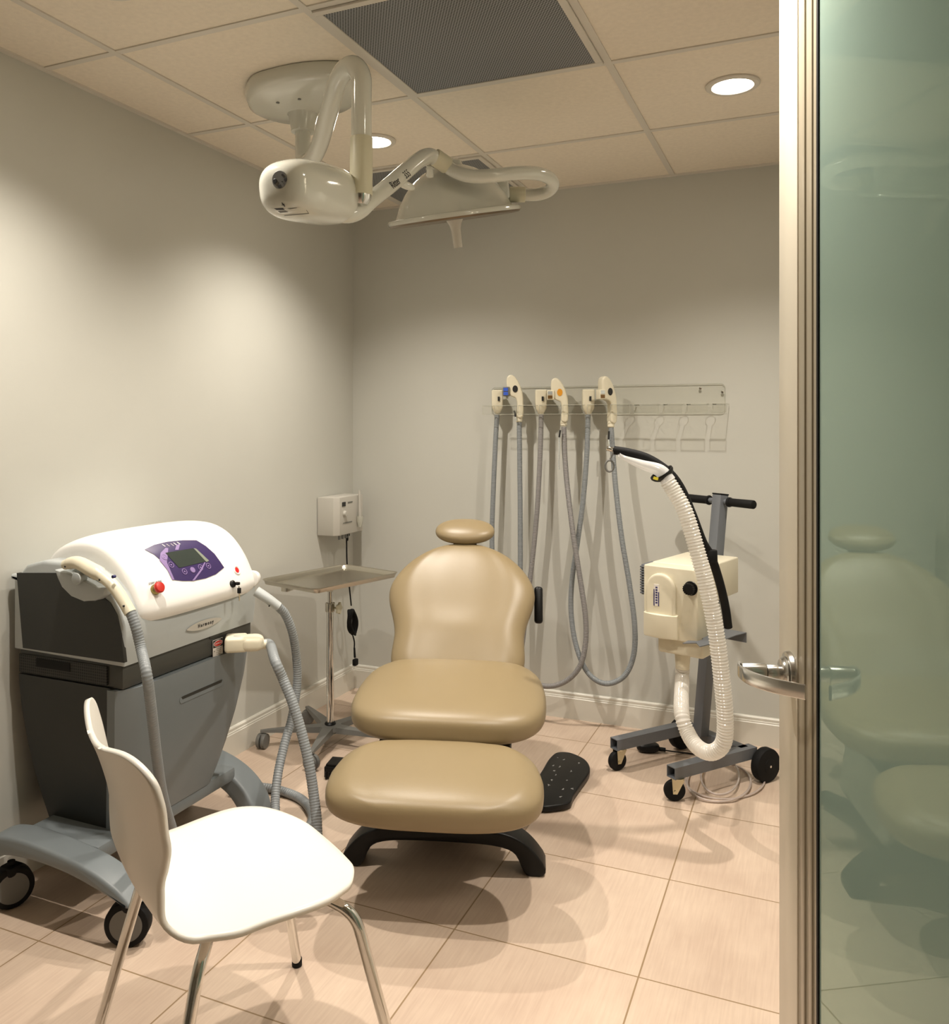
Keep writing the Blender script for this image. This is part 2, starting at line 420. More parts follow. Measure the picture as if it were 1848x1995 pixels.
bm = B(); box(bm, (XC+0.06, YC/2, HC/2+0.02), (0.12, -YC+0.24, HC+0.1)); struct('wall_corridor', bm, 'wall')
bm = B(); box(bm, ((XR+0.12+XC)/2, 0.06, HC/2+0.02), (XC-XR-0.12, 0.12, HC+0.1)); struct('wall_corridor_end', bm, 'wall')
def baseboard(name, p, q, inward):
    p, q = Vector(p), Vector(q); d = (q-p); L = d.length; d.normalize(); n = Vector(inward)
    prof = [(0, 0), (0.016, 0), (0.016, 0.100), (0.0135, 0.103), (0.0135, 0.108), (0.010, 0.111), (0.010, 0.122), (0.006, 0.127), (0, 0.129)]
    mx = Matrix.Translation(p) @ Matrix((n, UP, d)).transposed().to_4x4()
    bm = B(); prism(bm, prof, L, mx); struct(name, bm, 'trim', sharp=20)
baseboard('baseboard_left', (0, YF, 0), (0, 0, 0), (1, 0, 0))
baseboard('baseboard_back', (0.016, 0, 0), (XR, 0, 0), (0, -1, 0))
baseboard('baseboard_right', (XR, 0, 0), (XR, DY1+0.03, 0), (-1, 0, 0))

# ------------------------------------------------------------------ ceiling vents
def vent(x0, x1, y0, y1, label):
    t = thing('ceiling_vent', label, 'vent', ((x0+x1)/2, (y0+y1)/2, HC), 0, 'ceiling return vents')
    z = HC-0.004; fw = 0.022
    bm = B()
    for a, b, c, d in ((x0, x1, y0, y0+fw), (x0, x1, y1-fw, y1), (x0, x0+fw, y0+fw, y1-fw), (x1-fw, x1, y0+fw, y1-fw)):
        box(bm, ((a+b)/2, (c+d)/2, z+0.001), (b-a, d-c, 0.008), 0.001, 1)
    obj('frame', bm, 'tee', t)
    bm = B(); box(bm, ((x0+x1)/2, (y0+y1)/2, z+0.002), (x1-x0-0.03, y1-y0-0.03, 0.003)); obj('perforated_grille', bm, 'perf', t)
g = tw/2+0.001
vent(GX[1]+g, GX[2]-g, GY[2]+g, GY[1]-g, 'large square perforated metal ceiling vent above the exam chair, nearest the doorway')
vent(GX[0]+g, GX[1]-g, GY[0]+g, -0.09, 'narrower perforated ceiling vent beside the back wall, behind the lamp head')

# ------------------------------------------------------------------ recessed lights
def downlight(x, y, label, power=1.0):
    t = thing('recessed_light', label, 'ceiling light', (x, y, HC), 0, 'recessed ceiling downlights')
    bm = B(); lathe(bm, [(0.066, -0.0005), (0.070, -0.005), (0.086, -0.0045), (0.090, -0.001), (0.090, 0.004), (0.066, 0.004), (0.066, -0.0005)], Matrix.Translation((x, y, HC)), 48); obj('trim_ring', bm, 'tee', t)
    bm = B(); lathe(bm, [(0, 0.0), (0.066, 0.0), (0.066, 0.004), (0, 0.004)], Matrix.Translation((x, y, HC-0.002)), 40); obj('lens', bm, 'lamp', t)
    ld = bpy.data.lights.new('downlight_bulb', 'SPOT'); ld.energy = CAN_W*power; ld.color = CANCOL
    ld.spot_size = R(128); ld.spot_blend = 1.0; ld.shadow_soft_size = 0.024
    lo = bpy.data.objects.new('bulb', ld); COL.objects.link(lo); lo.location = (x, y, HC-0.02); lo.parent = t; lo.matrix_parent_inverse = t.matrix_basis.inverted()
    return t
downlight(0.666, -1.0, 'glowing recessed ceiling light behind the white lamp arm')
downlight(2.069, -1.015, 'glowing recessed ceiling light at right, near the door frame')
downlight(0.62, -2.40, 'glowing recessed ceiling light cut by the top edge at left')
downlight(2.069, -2.418, 'recessed ceiling light over the room side of the open door')
for i, (x, y) in enumerate(((3.5, -2.7),)):  # added unseen fill light behind the door, makes the frosted glass glow
    ld = bpy.data.lights.new('added_glass_fill', 'AREA'); ld.energy = 30; ld.size = 0.5; ld.color = (1, 0.9, 0.78)
    lo = bpy.data.objects.new('added_glass_fill', ld); COL.objects.link(lo); lo.location = (x, y, HC-0.03)

# ================================================================== DOOR
TH = R(16.3); DP = 0.435
DN = Vector((math.cos(TH), math.sin(TH), 0)); DA = Vector((-math.sin(TH), math.cos(TH), 0))
F0 = Vector((EYE.x, EYE.y, 0))+DN*DP
def dphi(px): return math.atan((px-CXP)/FPX)-(R(23.853)-TH)
def salong(px): return DP/math.tan(dphi(px))
S0, S1, S2 = salong(1517), salong(1552), salong(1583)
SH = 0.62
DM = Matrix.Translation(F0) @ Matrix((DA, -DN, UP)).transposed().to_4x4()     # local x along door (towards latch), y out of face to the camera side, z up
door = bpy.data.objects.new('door_1', None); COL.objects.link(door); door.location = F0+DA*SH; door['kind'] = 'structure'; WORLD.add('door_1')
HD = 2.565
def dbox(bm, x0, x1, y0, y1, z0, z1, bev=0.0): box(bm, ((x0+x1)/2, (y0+y1)/2, (z0+z1)/2), (x1-x0, y1-y0, z1-z0), bev, 2, DM); return bm
T_ = -0.044
bm = B(); dbox(bm, S1, S0, T_, 0, 0.008, HD, 0.002); dbox(bm, SH, SH+0.09, T_, 0, 0.008, HD, 0.002)
dbox(bm, SH+0.09, S1, T_, 0, 0.008, 0.26, 0.002); dbox(bm, SH+0.09, S1, T_, 0, HD-0.08, HD, 0.002)
obj('door_frame', bm, 'doorpaint', door)
GL = -0.010
bm = B()
dbox(bm, S2+(S1-S2)*0.62, S1, T_+0.004, -0.002, 0.262, HD-0.082, 0.003)
dbox(bm, S2+(S1-S2)*0.28, S2+(S1-S2)*0.62, T_+0.006, -0.005, 0.262, HD-0.082, 0.003)
dbox(bm, S2+(S1-S2)*0.06, S2+(S1-S2)*0.28, T_+0.008, -0.008, 0.262, HD-0.082, 0.002)
obj('glazing_bead', bm, 'doortrim', door)
bm = B(); dbox(bm, S2-0.002, S2+(S1-S2)*0.08, T_+0.01, GL+0.0025, 0.262, HD-0.082); obj('gasket', bm, 'rubber', door)
bm = B(); dbox(bm, SH+0.09, S2, GL-0.010, GL, 0.26, HD-0.08); obj('glass_panel', bm, 'frost', door)
# lever set
LS = 1.22
hs = salong(1541); hz = EYE.z-(1311-PYP)/FPX*((DN*DP+DA*hs).dot(FW))
def dpt(x, y, z): return DM @ Vector((x, y, z))
def dl(ds, y, z): return dpt(hs+ds*LS, y*LS, hz+z*LS)
bm = B(); cyl(bm, dl(0, 0, 0), dl(0, 0.008, 0), 0.032*LS, 0.031*LS, 48, 0.002); cyl(bm, dl(0, 0.008, 0), dl(0, 0.016, 0), 0.025*LS, 0.021*LS, 40, 0.003)
obj('rosette', bm, 'satin', door)
bm = B(); cyl(bm, dl(0, 0.014, 0), dl(0, 0.036, 0), 0.0115*LS, 0.0115*LS, 32, 0.001); cyl(bm, dl(0, 0.037, 0), dl(0, 0.072, 0.001), 0.0130*LS, 0.0115*LS, 32, 0.0015)
obj('spindle', bm, 'satin', door)
bm = B(); t = bmesh.new()
pth = spline([(0.008, 0.073, 0.004), (-0.008, 0.076, 0.002), (-0.036, 0.066, 0.0), (-0.068, 0.042, 0.0), (-0.100, 0.008, 0.002)], 0.005)
rings = []
for i, p in enumerate(pth):
    a = pth[max(0, i-1)]; b = pth[min(len(pth)-1, i+1)]; d = (b-a).normalized(); nn = Vector((-d.y, d.x, 0)).normalized()
    hh = 0.0105-0.002*(1-min(1, i/6)); base = Vector((hs+p.x*LS, p.y*LS, hz+p.z*LS))
    rings.append([t.verts.new(base+nn*0.0022*LS*sx+Vector((0, 0, sz*hh*LS))) for sx, sz in ((1, 0.85), (0.5, 1), (-0.5, 1), (-1, 0.85), (-1, -0.85), (-0.5, -1), (0.5, -1), (1, -0.85))])
for a, b in zip(rings, rings[1:]):
    for k in range(8): t.faces.new((a[k], a[(k+1) % 8], b[(k+1) % 8], b[k]))
t.faces.new(rings[0][::-1]); t.faces.new(rings[-1]); merge(bm, t, DM)
obj('lever', bm, 'satin', door)
bm = B(); cyl(bm, dpt(hs, T_, hz), dpt(hs, T_-0.012, hz), 0.042, 0.040, 40, 0.002); cyl(bm, dpt(hs, T_-0.01, hz), dpt(hs, T_-0.08, hz), 0.016, 0.016, 24); obj('rosette', bm, 'satin', door)
bm = B(); box(bm, (0, 0, 0), (0.15, 0.014, 0.028), 0.005, 2, DM @ Matrix.Translation((hs-0.055, T_-0.085, hz))); obj('lever', bm, 'satin', door)
# latch-edge knob seen past the edge of the leaf
bm = B(); box(bm, (0, 0, 0), (0.020, 0.022, 0.056), 0.002, 2, DM @ Matrix.Translation((S0+0.0005, -0.022, hz))); obj('latch_plate', bm, 'satin', door)
# door jamb on the front wall
bm = B(); box(bm, (XR+0.05, DY0-0.002, 1.295), (0.16, 0.03, 2.59), 0.003); box(bm, (XR+0.05, DY1+0.002, 1.295), (0.16, 0.03, 2.59), 0.003); box(bm, (XR+0.05, (DY0+DY1)/2, 2.585), (0.16, DY1-DY0+0.03, 0.02), 0.003)
struct('trim_1', bm, 'doorpaint')

# ================================================================== EXAM CHAIR
ex = thing('exam_chair', 'tan vinyl reclining exam chair with headrest, in the middle of the room', 'exam chair', (1.158, -1.368, 0), R(17.5), world=False)
def seg_mx(y0, z0, y1, z1):        # frame whose local Y runs from (y0,z0) to (y1,z1), z up
    c = Vector((0, (y0+y1)/2, (z0+z1)/2)); d = Vector((0, y1-y0, z1-z0)).normalized(); n = Vector((0, -d.z, d.y))
    return Matrix.Translation(c) @ Matrix((Vector((1, 0, 0)), d, n)).transposed().to_4x4(), math.hypot(y1-y0, z1-z0)
# seat
mx, L = seg_mx(-0.24, 0.445, 0.36, 0.490)
bm = cushion(B(), L, lambda t: 0.338-0.004*t*t-0.02*max(0, t), 0.075, 3.6, 4.0, 3.1, mx, zf=lambda x, t, z: (-0.006*(1-x*x)*(1-t*t) if z > 0 else 0)); obj('seat', bm, 'vinyl', ex)
# footrest
mx, L = seg_mx(-0.61, 0.335, -0.215, 0.385)
bm = cushion(B(), L, lambda t: 0.324-0.030*max(0, t), 0.064, 3.5, 4.0, 3.3, mx, zf=lambda x, t, z: (0.007*math.exp(-((abs(x)-0.80)/0.10)**2)*(1-t**4) if z > 0.5 else 0)); obj('footrest', bm, 'vinyl', ex)
# backrest
mx, L = seg_mx(0.265, 0.455, 0.700, 0.920)
def sstep(a, b, x): k = max(0.0, min(1.0, (x-a)/(b-a))); return k*k*(3-2*k)
def bw(t): return 0.258+0.058*sstep(-0.40, 0.42, t)+0.027*sstep(-0.35, -1.0, t)      # narrow waist, wide shoulders
def bz(x, t, z):
    if z <= 0: return 0
    ax = abs(x); s = max(0, min(1, (ax-0.52)/0.22)); s = s*s*(3-2*s); q = max(0, min(1, (ax-0.74)/0.26))
    return (0.007*s*(1-q*q)-0.006*(1-ax))*(1-t**4) + 0.008*math.exp(-((t+0.35)/0.22)**2)*(1-ax)
bm = cushion(B(), L, bw, 0.07, 4.5, 3.4, 2.6, mx, nt=64, ns=72, zf=bz, n2=2.0)
obj('backrest', bm, 'vinyl', ex)
# headrest
mx, L = seg_mx(0.655, 0.953, 0.775, 1.015)
bm = cushion(B(), L+0.02, lambda t: 0.128, 0.036, 2.1, 2.2, 2.4, mx, drop=1.0); obj('headrest', bm, 'vinyl', ex)
bm = B(); box(bm, (0, 0.715, 0.955), (0.10, 0.02, 0.05), 0.003, rot=Euler((R(-42), 0, 0))); box(bm, (0, 0.66, 0.86), (0.10, 0.02, 0.22), 0.003, rot=Euler((R(-42), 0, 0))); obj('headrest_bracket', bm, 'black', ex)
# mechanism and base
bm = B(); box(bm, (0, 0.07, 0.375), (0.44, 0.50, 0.045), 0.01); box(bm, (0, -0.34, 0.300), (0.36, 0.34, 0.03), 0.008, rot=Euler((R(6), 0, 0)))
box(bm, (0, 0.53, 0.62), (0.44, 0.025, 0.46), 0.01, rot=Euler((R(-43), 0, 0)))
obj('support_frame', bm, 'black', ex)
bm = B(); box(bm, (0, 0.10, 0.235), (0.36, 0.44, 0.26), 0.03, 3, taper=(1.15, 1.1)); obj('lift_cover', bm, 'panelgray', ex)
# arched black base casting, with two splayed front feet
bm = B()
half = [(0.10, 0.138), (0.20, 0.132), (0.265, 0.105), (0.310, 0.062), (0.333, 0.025), (0.325, 0.004), (0.298, 0.0), (0.270, 0.004), (0.254, 0.030), (0.236, 0.066), (0.195, 0.086), (0.10, 0.095)]
ar_ = half+[(-x, z) for x, z in half[::-1]]
ar_ = [(p.x, p.y) for p in spline([(x, z, 0) for x, z in ar_], 0.015, closed=True)]
prism(bm, ar_, 0.10, Matrix.Translation((0, -0.125, 0)) @ Matrix((Vector((1, 0, 0)), Vector((0, 0, 1)), Vector((0, -1, 0)))).transposed().to_4x4(), 0.007, 3)
for s in (-1, 1):
    tube(bm, spline([(s*0.12, -0.13, 0.105), (s*0.14, 0.05, 0.09), (s*0.16, 0.25, 0.06), (s*0.22, 0.42, 0.034)], 0.03), 0.030, 16)
box(bm, (0, 0.20, 0.07), (0.24, 0.36, 0.07), 0.02)
obj('base', bm, 'black', ex)
bm = B(); box(bm, (0.315, 0.585, 0.70), (0.035, 0.035, 0.15), 0.012, 3, rot=Euler((R(-20), 0, 0))); obj('side_lever', bm, 'black', ex)

# ================================================================== WHITE CHAIR
wc = thing('side_chair', 'white moulded shell chair on chrome legs, in the foreground beside the gray laser machine', 'chair', (1.152, -2.560, 0), R(-33), world=False)
prof = spline([(0.245, 0.436), (0.21, 0.452), (0.10, 0.462), (0.0, 0.459), (-0.09, 0.452), (-0.165, 0.456), (-0.214, 0.492), (-0.232, 0.56), (-0.248, 0.67), (-0.275, 0.78), (-0.296, 0.845)], 0.006)
_a = [0.0]
for _i in range(1, len(prof)): _a.append(_a[-1]+(prof[_i]-prof[_i-1]).length)
def prof_at(v):
    q = v*_a[-1]
    for i in range(1, len(prof)):
        if q <= _a[i]+1e-9: k = (q-_a[i-1])/(_a[i]-_a[i-1]); return prof[i-1].lerp(prof[i], k)
    return prof[-1]
NV = 90; NU = 32
def arc(i): return 0.5*(1-math.cos(PI*i/(NV-1)))
def hw(v):
    # half width along the strip, v=0 front edge ... v=1 top of the back
    pts = [(0, 0.225), (0.10, 0.245), (0.22, 0.256), (0.38, 0.245), (0.48, 0.222), (0.57, 0.200), (0.66, 0.206), (0.80, 0.250), (0.90, 0.268), (1, 0.270)]
    for (a, va), (b, vb) in zip(pts, pts[1:]):
        if v <= b: k = (v-a)/(b-a); k = k*k*(3-2*k); w_ = va+(vb-va)*k; break
    e0 = max(0, 1-v/0.20); e1 = max(0, 1-(1-v)/0.085)
    return w_*max(0.0, 1-e0**2.2)**(1/2.2)*max(0.0, 1-e1**2.8)**(1/2.8)
bm = B(); rows = []
for i in range(NV):
    v = arc(i); p = prof_at(v); W = max(hw(v), 0.012 if v < 0.5 else 0.06); row = []
    kb = max(0, min(1, (p.y-0.46)/0.15))
    for j in range(NU+1):
        u = -1+2*j/NU
        y = p.x; z = p.y
        y += kb*(0.024*u*u*(W/0.22)**2); z += (1-kb)*(0.012*u*u)*(1 if v > 0.12 else v/0.12)
        z -= 0.020*(1+math.cos(PI*min(1.0, abs(u*W)/0.24)))*max(0.0, (v-0.60)/0.40)**1.6
        row.append(bm.verts.new((u*W, y, z)))
    rows.append(row)
for a, b in zip(rows, rows[1:]):
    for j in range(NU): bm.faces.new((a[j], a[j+1], b[j+1], b[j]))
obj('seat_shell', bm, 'whiteshell', wc, solid=0.012, sharp=60)
for sx, sy, q in ((1, 1, 0), (-1, 1, 0), (1, -1, 0), (-1, -1, 0)):
    bm = B()
    if sy > 0: p = [(sx*0.03, 0.07, 0.430), (sx*0.165, 0.145, 0.428), (sx*0.215, 0.185, 0.405), (sx*0.285, 0.272, 0.012)]
    else: p = [(sx*0.03, -0.06, 0.430), (sx*0.160, -0.115, 0.424), (sx*0.205, -0.150, 0.392), (sx*0.262, -0.245, 0.012)]
    tube(bm, fillet(p, [0.04, 0.06], 10), 0.0125, 20); lg = obj('leg', bm, 'chrome', wc)
    bm = B(); e = Vector(p[-1]); cyl(bm, e-Vector((0, 0, 0.012)), e+Vector((0, 0, 0.01)), 0.0135, 0.0135, 20, 0.002); obj('foot_cap', bm, 'rubber', lg)
bm = B(); box(bm, (0, 0.005, 0.436), (0.12, 0.20, 0.014), 0.003); obj('seat_mount', bm, 'satin', wc)

# ================================================================== MAYO STAND
hub = at(643, 1398, D=3.86); hx, hy = hub.x, hub.y
ms = thing('instrument_stand', 'steel instrument tray on a chrome pole with wheeled gray base', 'tray stand', (hx, hy, 0))
bm = B(); cyl(bm, (hx, hy, 0.09), (hx, hy, 0.625), 0.0165, 0.0165, 28); obj('outer_pole', bm, 'chrome', ms)
bm = B(); cyl(bm, (hx, hy, 0.60), (hx, hy, 0.725), 0.0125, 0.0125, 24); obj('inner_pole', bm, 'chrome', ms)
bm = B(); cyl(bm, (hx, hy, 0.600), (hx, hy, 0.640), 0.022, 0.022, 28, 0.002); obj('collar', bm, 'steel', ms)
bm = B(); kd = (RT*0.9-FW*0.3).normalized(); kc = Vector((hx, hy, 0.617))
cyl(bm, kc+kd*0.02, kc+kd*0.038, 0.005); kp = Matrix.Translation(kc+kd*0.038) @ frame(kd).to_4x4()
poly = [((0.024+0.004*math.cos(5*a))*math.cos(a), (0.024+0.004*math.cos(5*a))*math.sin(a)) for a in [2*PI*i/40 for i in range(40)]]
prism(bm, poly, 0.012, kp, 0.003); obj('knob', bm, 'creamd', ms)
# tray: quad from the four corners in plan
tz = 0.742
c4 = [at(527, 1132, Z=tz+0.012), at(650, 1098, Z=tz+0.012), at(757, 1113, Z=tz+0.012), at(640, 1153, Z=tz+0.012)]
cc = sum(c4, Vector())/4; ux = ((c4[3]-c4[0])+(c4[2]-c4[1])).normalized(); uy = ((c4[1]-c4[0])+(c4[2]-c4[3])); uy = (uy-ux*uy.dot(ux)).normalized()
lx = ((c4[3]-c4[0]).length+(c4[2]-c4[1]).length)/2; ly = ((c4[1]-c4[0]).length+(c4[2]-c4[3]).length)/2
TM = Matrix.Translation((cc.x, cc.y, tz-0.008)) @ Matrix((ux, uy, UP)).transposed().to_4x4()
def rrect(a, b, r, n=8):
    out = []
    for cx_, cy_, s in ((a-r, b-r, 0), (-a+r, b-r, 1), (-a+r, -b+r, 2), (a-r, -b+r, 3)):
        for i in range(n+1):
            t = PI/2*(s+i/n); out.append((cx_+r*math.cos(t), cy_+r*math.sin(t)))
    return out
def loft(bm, rings, mx=None, cap0=True, cap1=True):
    t = bmesh.new(); vs = [[t.verts.new(p) for p in r] for r in rings]
    for a, b in zip(vs, vs[1:]):
        n = len(a)
        for i in range(n): t.faces.new((a[i], a[(i+1) % n], b[(i+1) % n], b[i]))
    if cap0: t.faces.new(vs[0][::-1])
    if cap1: t.faces.new(vs[-1])
    merge(bm, t, mx); return bm
a_, b_ = lx/2, ly/2
rr = []
for ins, z in ((0.016, 0.0), (0.012, 0.001), (0.006, 0.016), (0.0, 0.021), (0.0, 0.0235), (0.004, 0.0225), (0.009, 0.018), (0.015, 0.0035), (0.020, 0.002)):
    rr.append([(x, y, z) for x, y in rrect(a_-ins, b_-ins, max(0.012, 0.035-ins))])
bm = loft(B(), rr, TM); obj('tray', bm, 'steel', ms)
bm = B(); fr = [(-a_*0.7, -b_*0.55, -0.008), (-a_*0.98, -b_*0.5, -0.010), (-a_*0.98, b_*0.2, -0.010), (0, 0, -0.008)]
tube(bm, [TM @ Vector(p) for p in fillet([(-a_+0.01, b_*0.6, -0.006), (-a_+0.01, -b_+0.10, -0.010), (-a_*0.2, -b_+0.10, -0.010), (a_-0.03, -b_+0.12, -0.006)], 0.02)], 0.006, 12)
pm = TM.inverted() @ Vector((hx, hy, 0.72))
box(bm, (TM @ Vector((pm.x, pm.y, -0.010))), (0.10, 0.10, 0.012), 0.003)
box(bm, (TM @ Vector((-a_*0.55, -b_+0.09, -0.018))), (0.035, 0.05, 0.03), 0.004); obj('tray_frame', bm, 'steel', ms)
cA, cB = at(513, 1437, Z=0.045), at(568, 1490, Z=0.045)
ang0 = math.atan2(cB.y-hy, cB.x-hx)
bm = B(); lathe(bm, [(0, 0.06), (0.05, 0.06), (0.058, 0.07), (0.05, 0.088), (0, 0.092)], Matrix.Translation((hx, hy, 0)), 32)
Lr = 0.30; angs = [math.atan2(cA.y-hy, cA.x-hx)]
angs = [R(214)+i*2*PI/5 for i in range(5)]
LR = [Lr]*5
for k, a in enumerate(angs):
    rm = Matrix.Translation((hx, hy, 0)) @ Matrix.Rotation(a, 4, 'Z')
    rg = []
    for s, wd, z0, z1 in ((0.03, 0.03, 0.062, 0.088), (0.15, 0.022, 0.068, 0.088), (LR[k]-0.02, 0.012, 0.072, 0.084), (LR[k]+0.01, 0.010, 0.074, 0.082)):
        rg.append([(s, -wd, z0), (s, -wd*0.8, z1), (s, wd*0.8, z1), (s, wd, z0)])
    loft(bm, rg, rm)
obj('star_base', bm, 'castgray', ms)
bm = B(); lathe(bm, [(0, 0.088), (0.024, 0.088), (0.026, 0.094), (0.02, 0.102), (0, 0.102)], Matrix.Translation((hx, hy, 0)), 24); obj('base_cap', bm, 'black', ms)
for k, a in enumerate(angs):
    bm = B(); c = Vector((hx+LR[k]*math.cos(a), hy+LR[k]*math.sin(a), 0.034)); wd = Vector((-math.sin(a+1.1), math.cos(a+1.1), 0))
    for s in (-1, 1): cyl(bm, c+wd*0.004*s, c+wd*0.020*s, 0.034, 0.032, 28, 0.002)
    cyl(bm, c+Vector((0, 0, 0.0)), c+Vector((0, 0, 0.048)), 0.006); box(bm, c+Vector((0, 0, 0.022)), (0.028, 0.028, 0.024), 0.008)
    obj('caster', bm, 'castgray', ms)

# ================================================================== LASER MACHINE
Yn, Yf = -2.208, -1.562
lm = thing('laser_machine', 'gray and white laser console with purple screen panel, against the left wall', 'medical machine', (0.28, -1.9, 0))
def XZ(px, py, Y=Yn):
    p = at(px, py, Y=Y); return (p.x, p.z)
def yprism(bm, poly, y0, y1, bevel=0.0, seg=2):      # poly in (x,z), extruded along +Y from y0 to y1
    mx = Matrix.Translation((0, y0, 0)) @ Matrix((Vector((1, 0, 0)), Vector((0, 0, 1)), Vector((0, 1, 0)))).transposed().to_4x4()
    return prism(bm, poly, y1-y0, mx, bevel, seg)
# upper body shell (pale gray trim profile)
shellp = [(0.035, 0.745), (0.478, 0.738), (0.486, 0.80), (0.486, 0.86), (0.470, 0.905), (0.445, 0.945), (0.40, 0.985), (0.33, 1.015), (0.24, 1.03), (0.16, 1.03), (0.09, 1.012), (0.06, 0.982), (0.020, 0.978), (0.018, 0.962), (0.035, 0.960)]
bm = yprism(B(), shellp, Yn, Yf, 0.012, 3); obj('upper_housing', bm, 'ltgray', lm, sharp=40)
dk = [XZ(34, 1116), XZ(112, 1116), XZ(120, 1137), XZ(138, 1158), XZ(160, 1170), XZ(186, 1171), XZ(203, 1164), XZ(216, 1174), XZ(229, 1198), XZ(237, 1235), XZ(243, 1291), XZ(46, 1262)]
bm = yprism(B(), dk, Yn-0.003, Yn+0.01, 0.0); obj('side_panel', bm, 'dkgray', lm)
# white dome cover
c0 = (0.25, 0.885)
dome = [(0.07, 0.93), (0.075, 1.00), (0.11, 1.055), (0.17, 1.088), (0.24, 1.103), (0.31, 1.100), (0.37, 1.078), (0.42, 1.040), (0.465, 0.985), (0.495, 0.930), (0.512, 0.892), (0.510, 0.868), (0.497, 0.850)]
dome = [(p.x, p.y) for p in spline([(x, z, 0) for x, z in dome], 0.02)]
y0, y1 = Yn+0.065, Yf+0.002; ny = 40; rows = []; bm = B()
for i in range(ny+1):
    t = math.sin(-PI/2+PI*i/ny); k = max(0.0, 1-abs(t)**3.2)**(1/3.2); k = 0.80+0.20*k
    if i in (0, ny): k = 0.78
    y = (y0+y1)/2+t*(y1-y0)/2
    rows.append([bm.verts.new((c0[0]+(x-c0[0])*k, y, c0[1]+(z-c0[1])*k)) for x, z in dome])
for a, b in zip(rows, rows[1:]):
    for j in range(len(dome)-1): bm.faces.new((a[j], a[j+1], b[j+1], b[j]))
bm.faces.new(rows[0]); bm.faces.new(rows[-1][::-1])
dome_o = obj('top_cover', bm, 'white', lm, sharp=50)
# point on dome surface for a pixel (ray march along the pixel ray)
from mathutils.bvhtree import BVHTree
_me = dome_o.data; dome_bvh = BVHTree.FromPolygons([v.co.copy() for v in _me.vertices], [tuple(p.vertices) for p in _me.polygons])
def on_dome(px, py, off=0.0):
    d = ray(px, py).normalized(); h = dome_bvh.ray_cast(EYE, d)
    if h[0] is None: p = at(px, py, X=0.46); return p, Vector((0.8, 0, 0.6))
    n = h[1] if h[1].dot(d) < 0 else -h[1]
    return h[0]+n*off, n
def decal(name, pxs, m, parent, off=0.0015, sub=6):
    """thin raised patch following the dome, outline given once, fan grid from the centre"""
    cx_ = sum(p[0] for p in pxs)/len(pxs); cy_ = sum(p[1] for p in pxs)/len(pxs)
    out = []
    n = len(pxs)
    for i in range(n):
        a, b = pxs[i], pxs[(i+1) % n]
        for j in range(4): out.append((a[0]+(b[0]-a[0])*j/4, a[1]+(b[1]-a[1])*j/4))
    bm = B(); c = bm.verts.new(on_dome(cx_, cy_, off)[0]); prev = None; first = None
    rings = []
    for s in range(1, sub+1):
        k = s/sub; rings.append([bm.verts.new(on_dome(cx_+(x-cx_)*k, cy_+(y-cy_)*k, off)[0]) for x, y in out])
    m_ = len(out)
    for i in range(m_): bm.faces.new((c, rings[0][i], rings[0][(i+1) % m_]))
    for a, b in zip(rings, rings[1:]):
        for i in range(m_): bm.faces.new((a[i], a[(i+1) % m_], b[(i+1) % m_], b[i]))
    return obj(name, bm, m, parent, sharp=60)
scr = decal('control_panel', [(281, 1071), (300, 1062), (325, 1056), (355, 1053), (382, 1053), (400, 1064), (417, 1079), (428, 1094), (436, 1106), (420, 1119), (400, 1127), (375, 1132), (355, 1132), (338, 1130), (328, 1113), (316, 1095), (300, 1081)], 'purple', lm)
decal('lilac_stripe', [(310, 1092), (312, 1078), (322, 1068), (327, 1069), (322, 1082), (324, 1095), (330, 1112), (339, 1130), (335, 1130), (325, 1110)], 'lilac', scr, 0.0022, 4)
decal('lilac_stripe', [(340, 1072), (343, 1063), (350, 1060), (347, 1072)], 'lilac', scr, 0.0022, 2)
decal('screen', [(321, 1078), (375, 1069), (403, 1094), (348, 1107)], 'lcd', scr, 0.0026, 6)
decal('screen_edge', [(376, 1069), (381, 1070), (406, 1093), (401, 1096)], 'lcdedge', scr, 0.0030, 2)
decal('light_arc', [(397, 1096), (399, 1097), (392, 1112), (378, 1131), (373, 1132), (388, 1112)], 'lilac', scr, 0.0030, 2)
for x, y in ((319, 1086), (332.5, 1101), (358.5, 1114), (389.5, 1106), (405, 1103)):
    p, n = on_dome(x, y, 0.002); bm = B(); lathe(bm, [(0.0085, 0), (0.0105, 0), (0.0105, 0.001), (0.0085, 0.001), (0.0085, 0)], Matrix.Translation(p) @ frame(n).to_4x4(), 24)
    lathe(bm, [(0, 0), (0.003, 0), (0.003, 0.001), (0, 0.001)], Matrix.Translation(p) @ frame(n).to_4x4(), 12); obj('touch_button', bm, 'lilac', scr)
p, n = on_dome(374.5, 1111, 0.002); bm = B(); lathe(bm, [(0, 0), (0.0105, 0), (0.0095, 0.0015), (0, 0.0018)], Matrix.Translation(p) @ frame(n).to_4x4(), 24); obj('touch_button', bm, 'lilac', scr)
for x0, y0_, wd in ((314, 1061.5, 2.2), (323, 1061, 1.1), (331, 1060, 1.1), (336, 1058.5, 2.2), (343, 1057, 2.2)):
    decal('panel_letter', [(x0, y0_), (x0+wd, y0_), (x0+wd+6, y0_+4.2), (x0+6, y0_+4.2)], 'label', scr, 0.0026, 1)
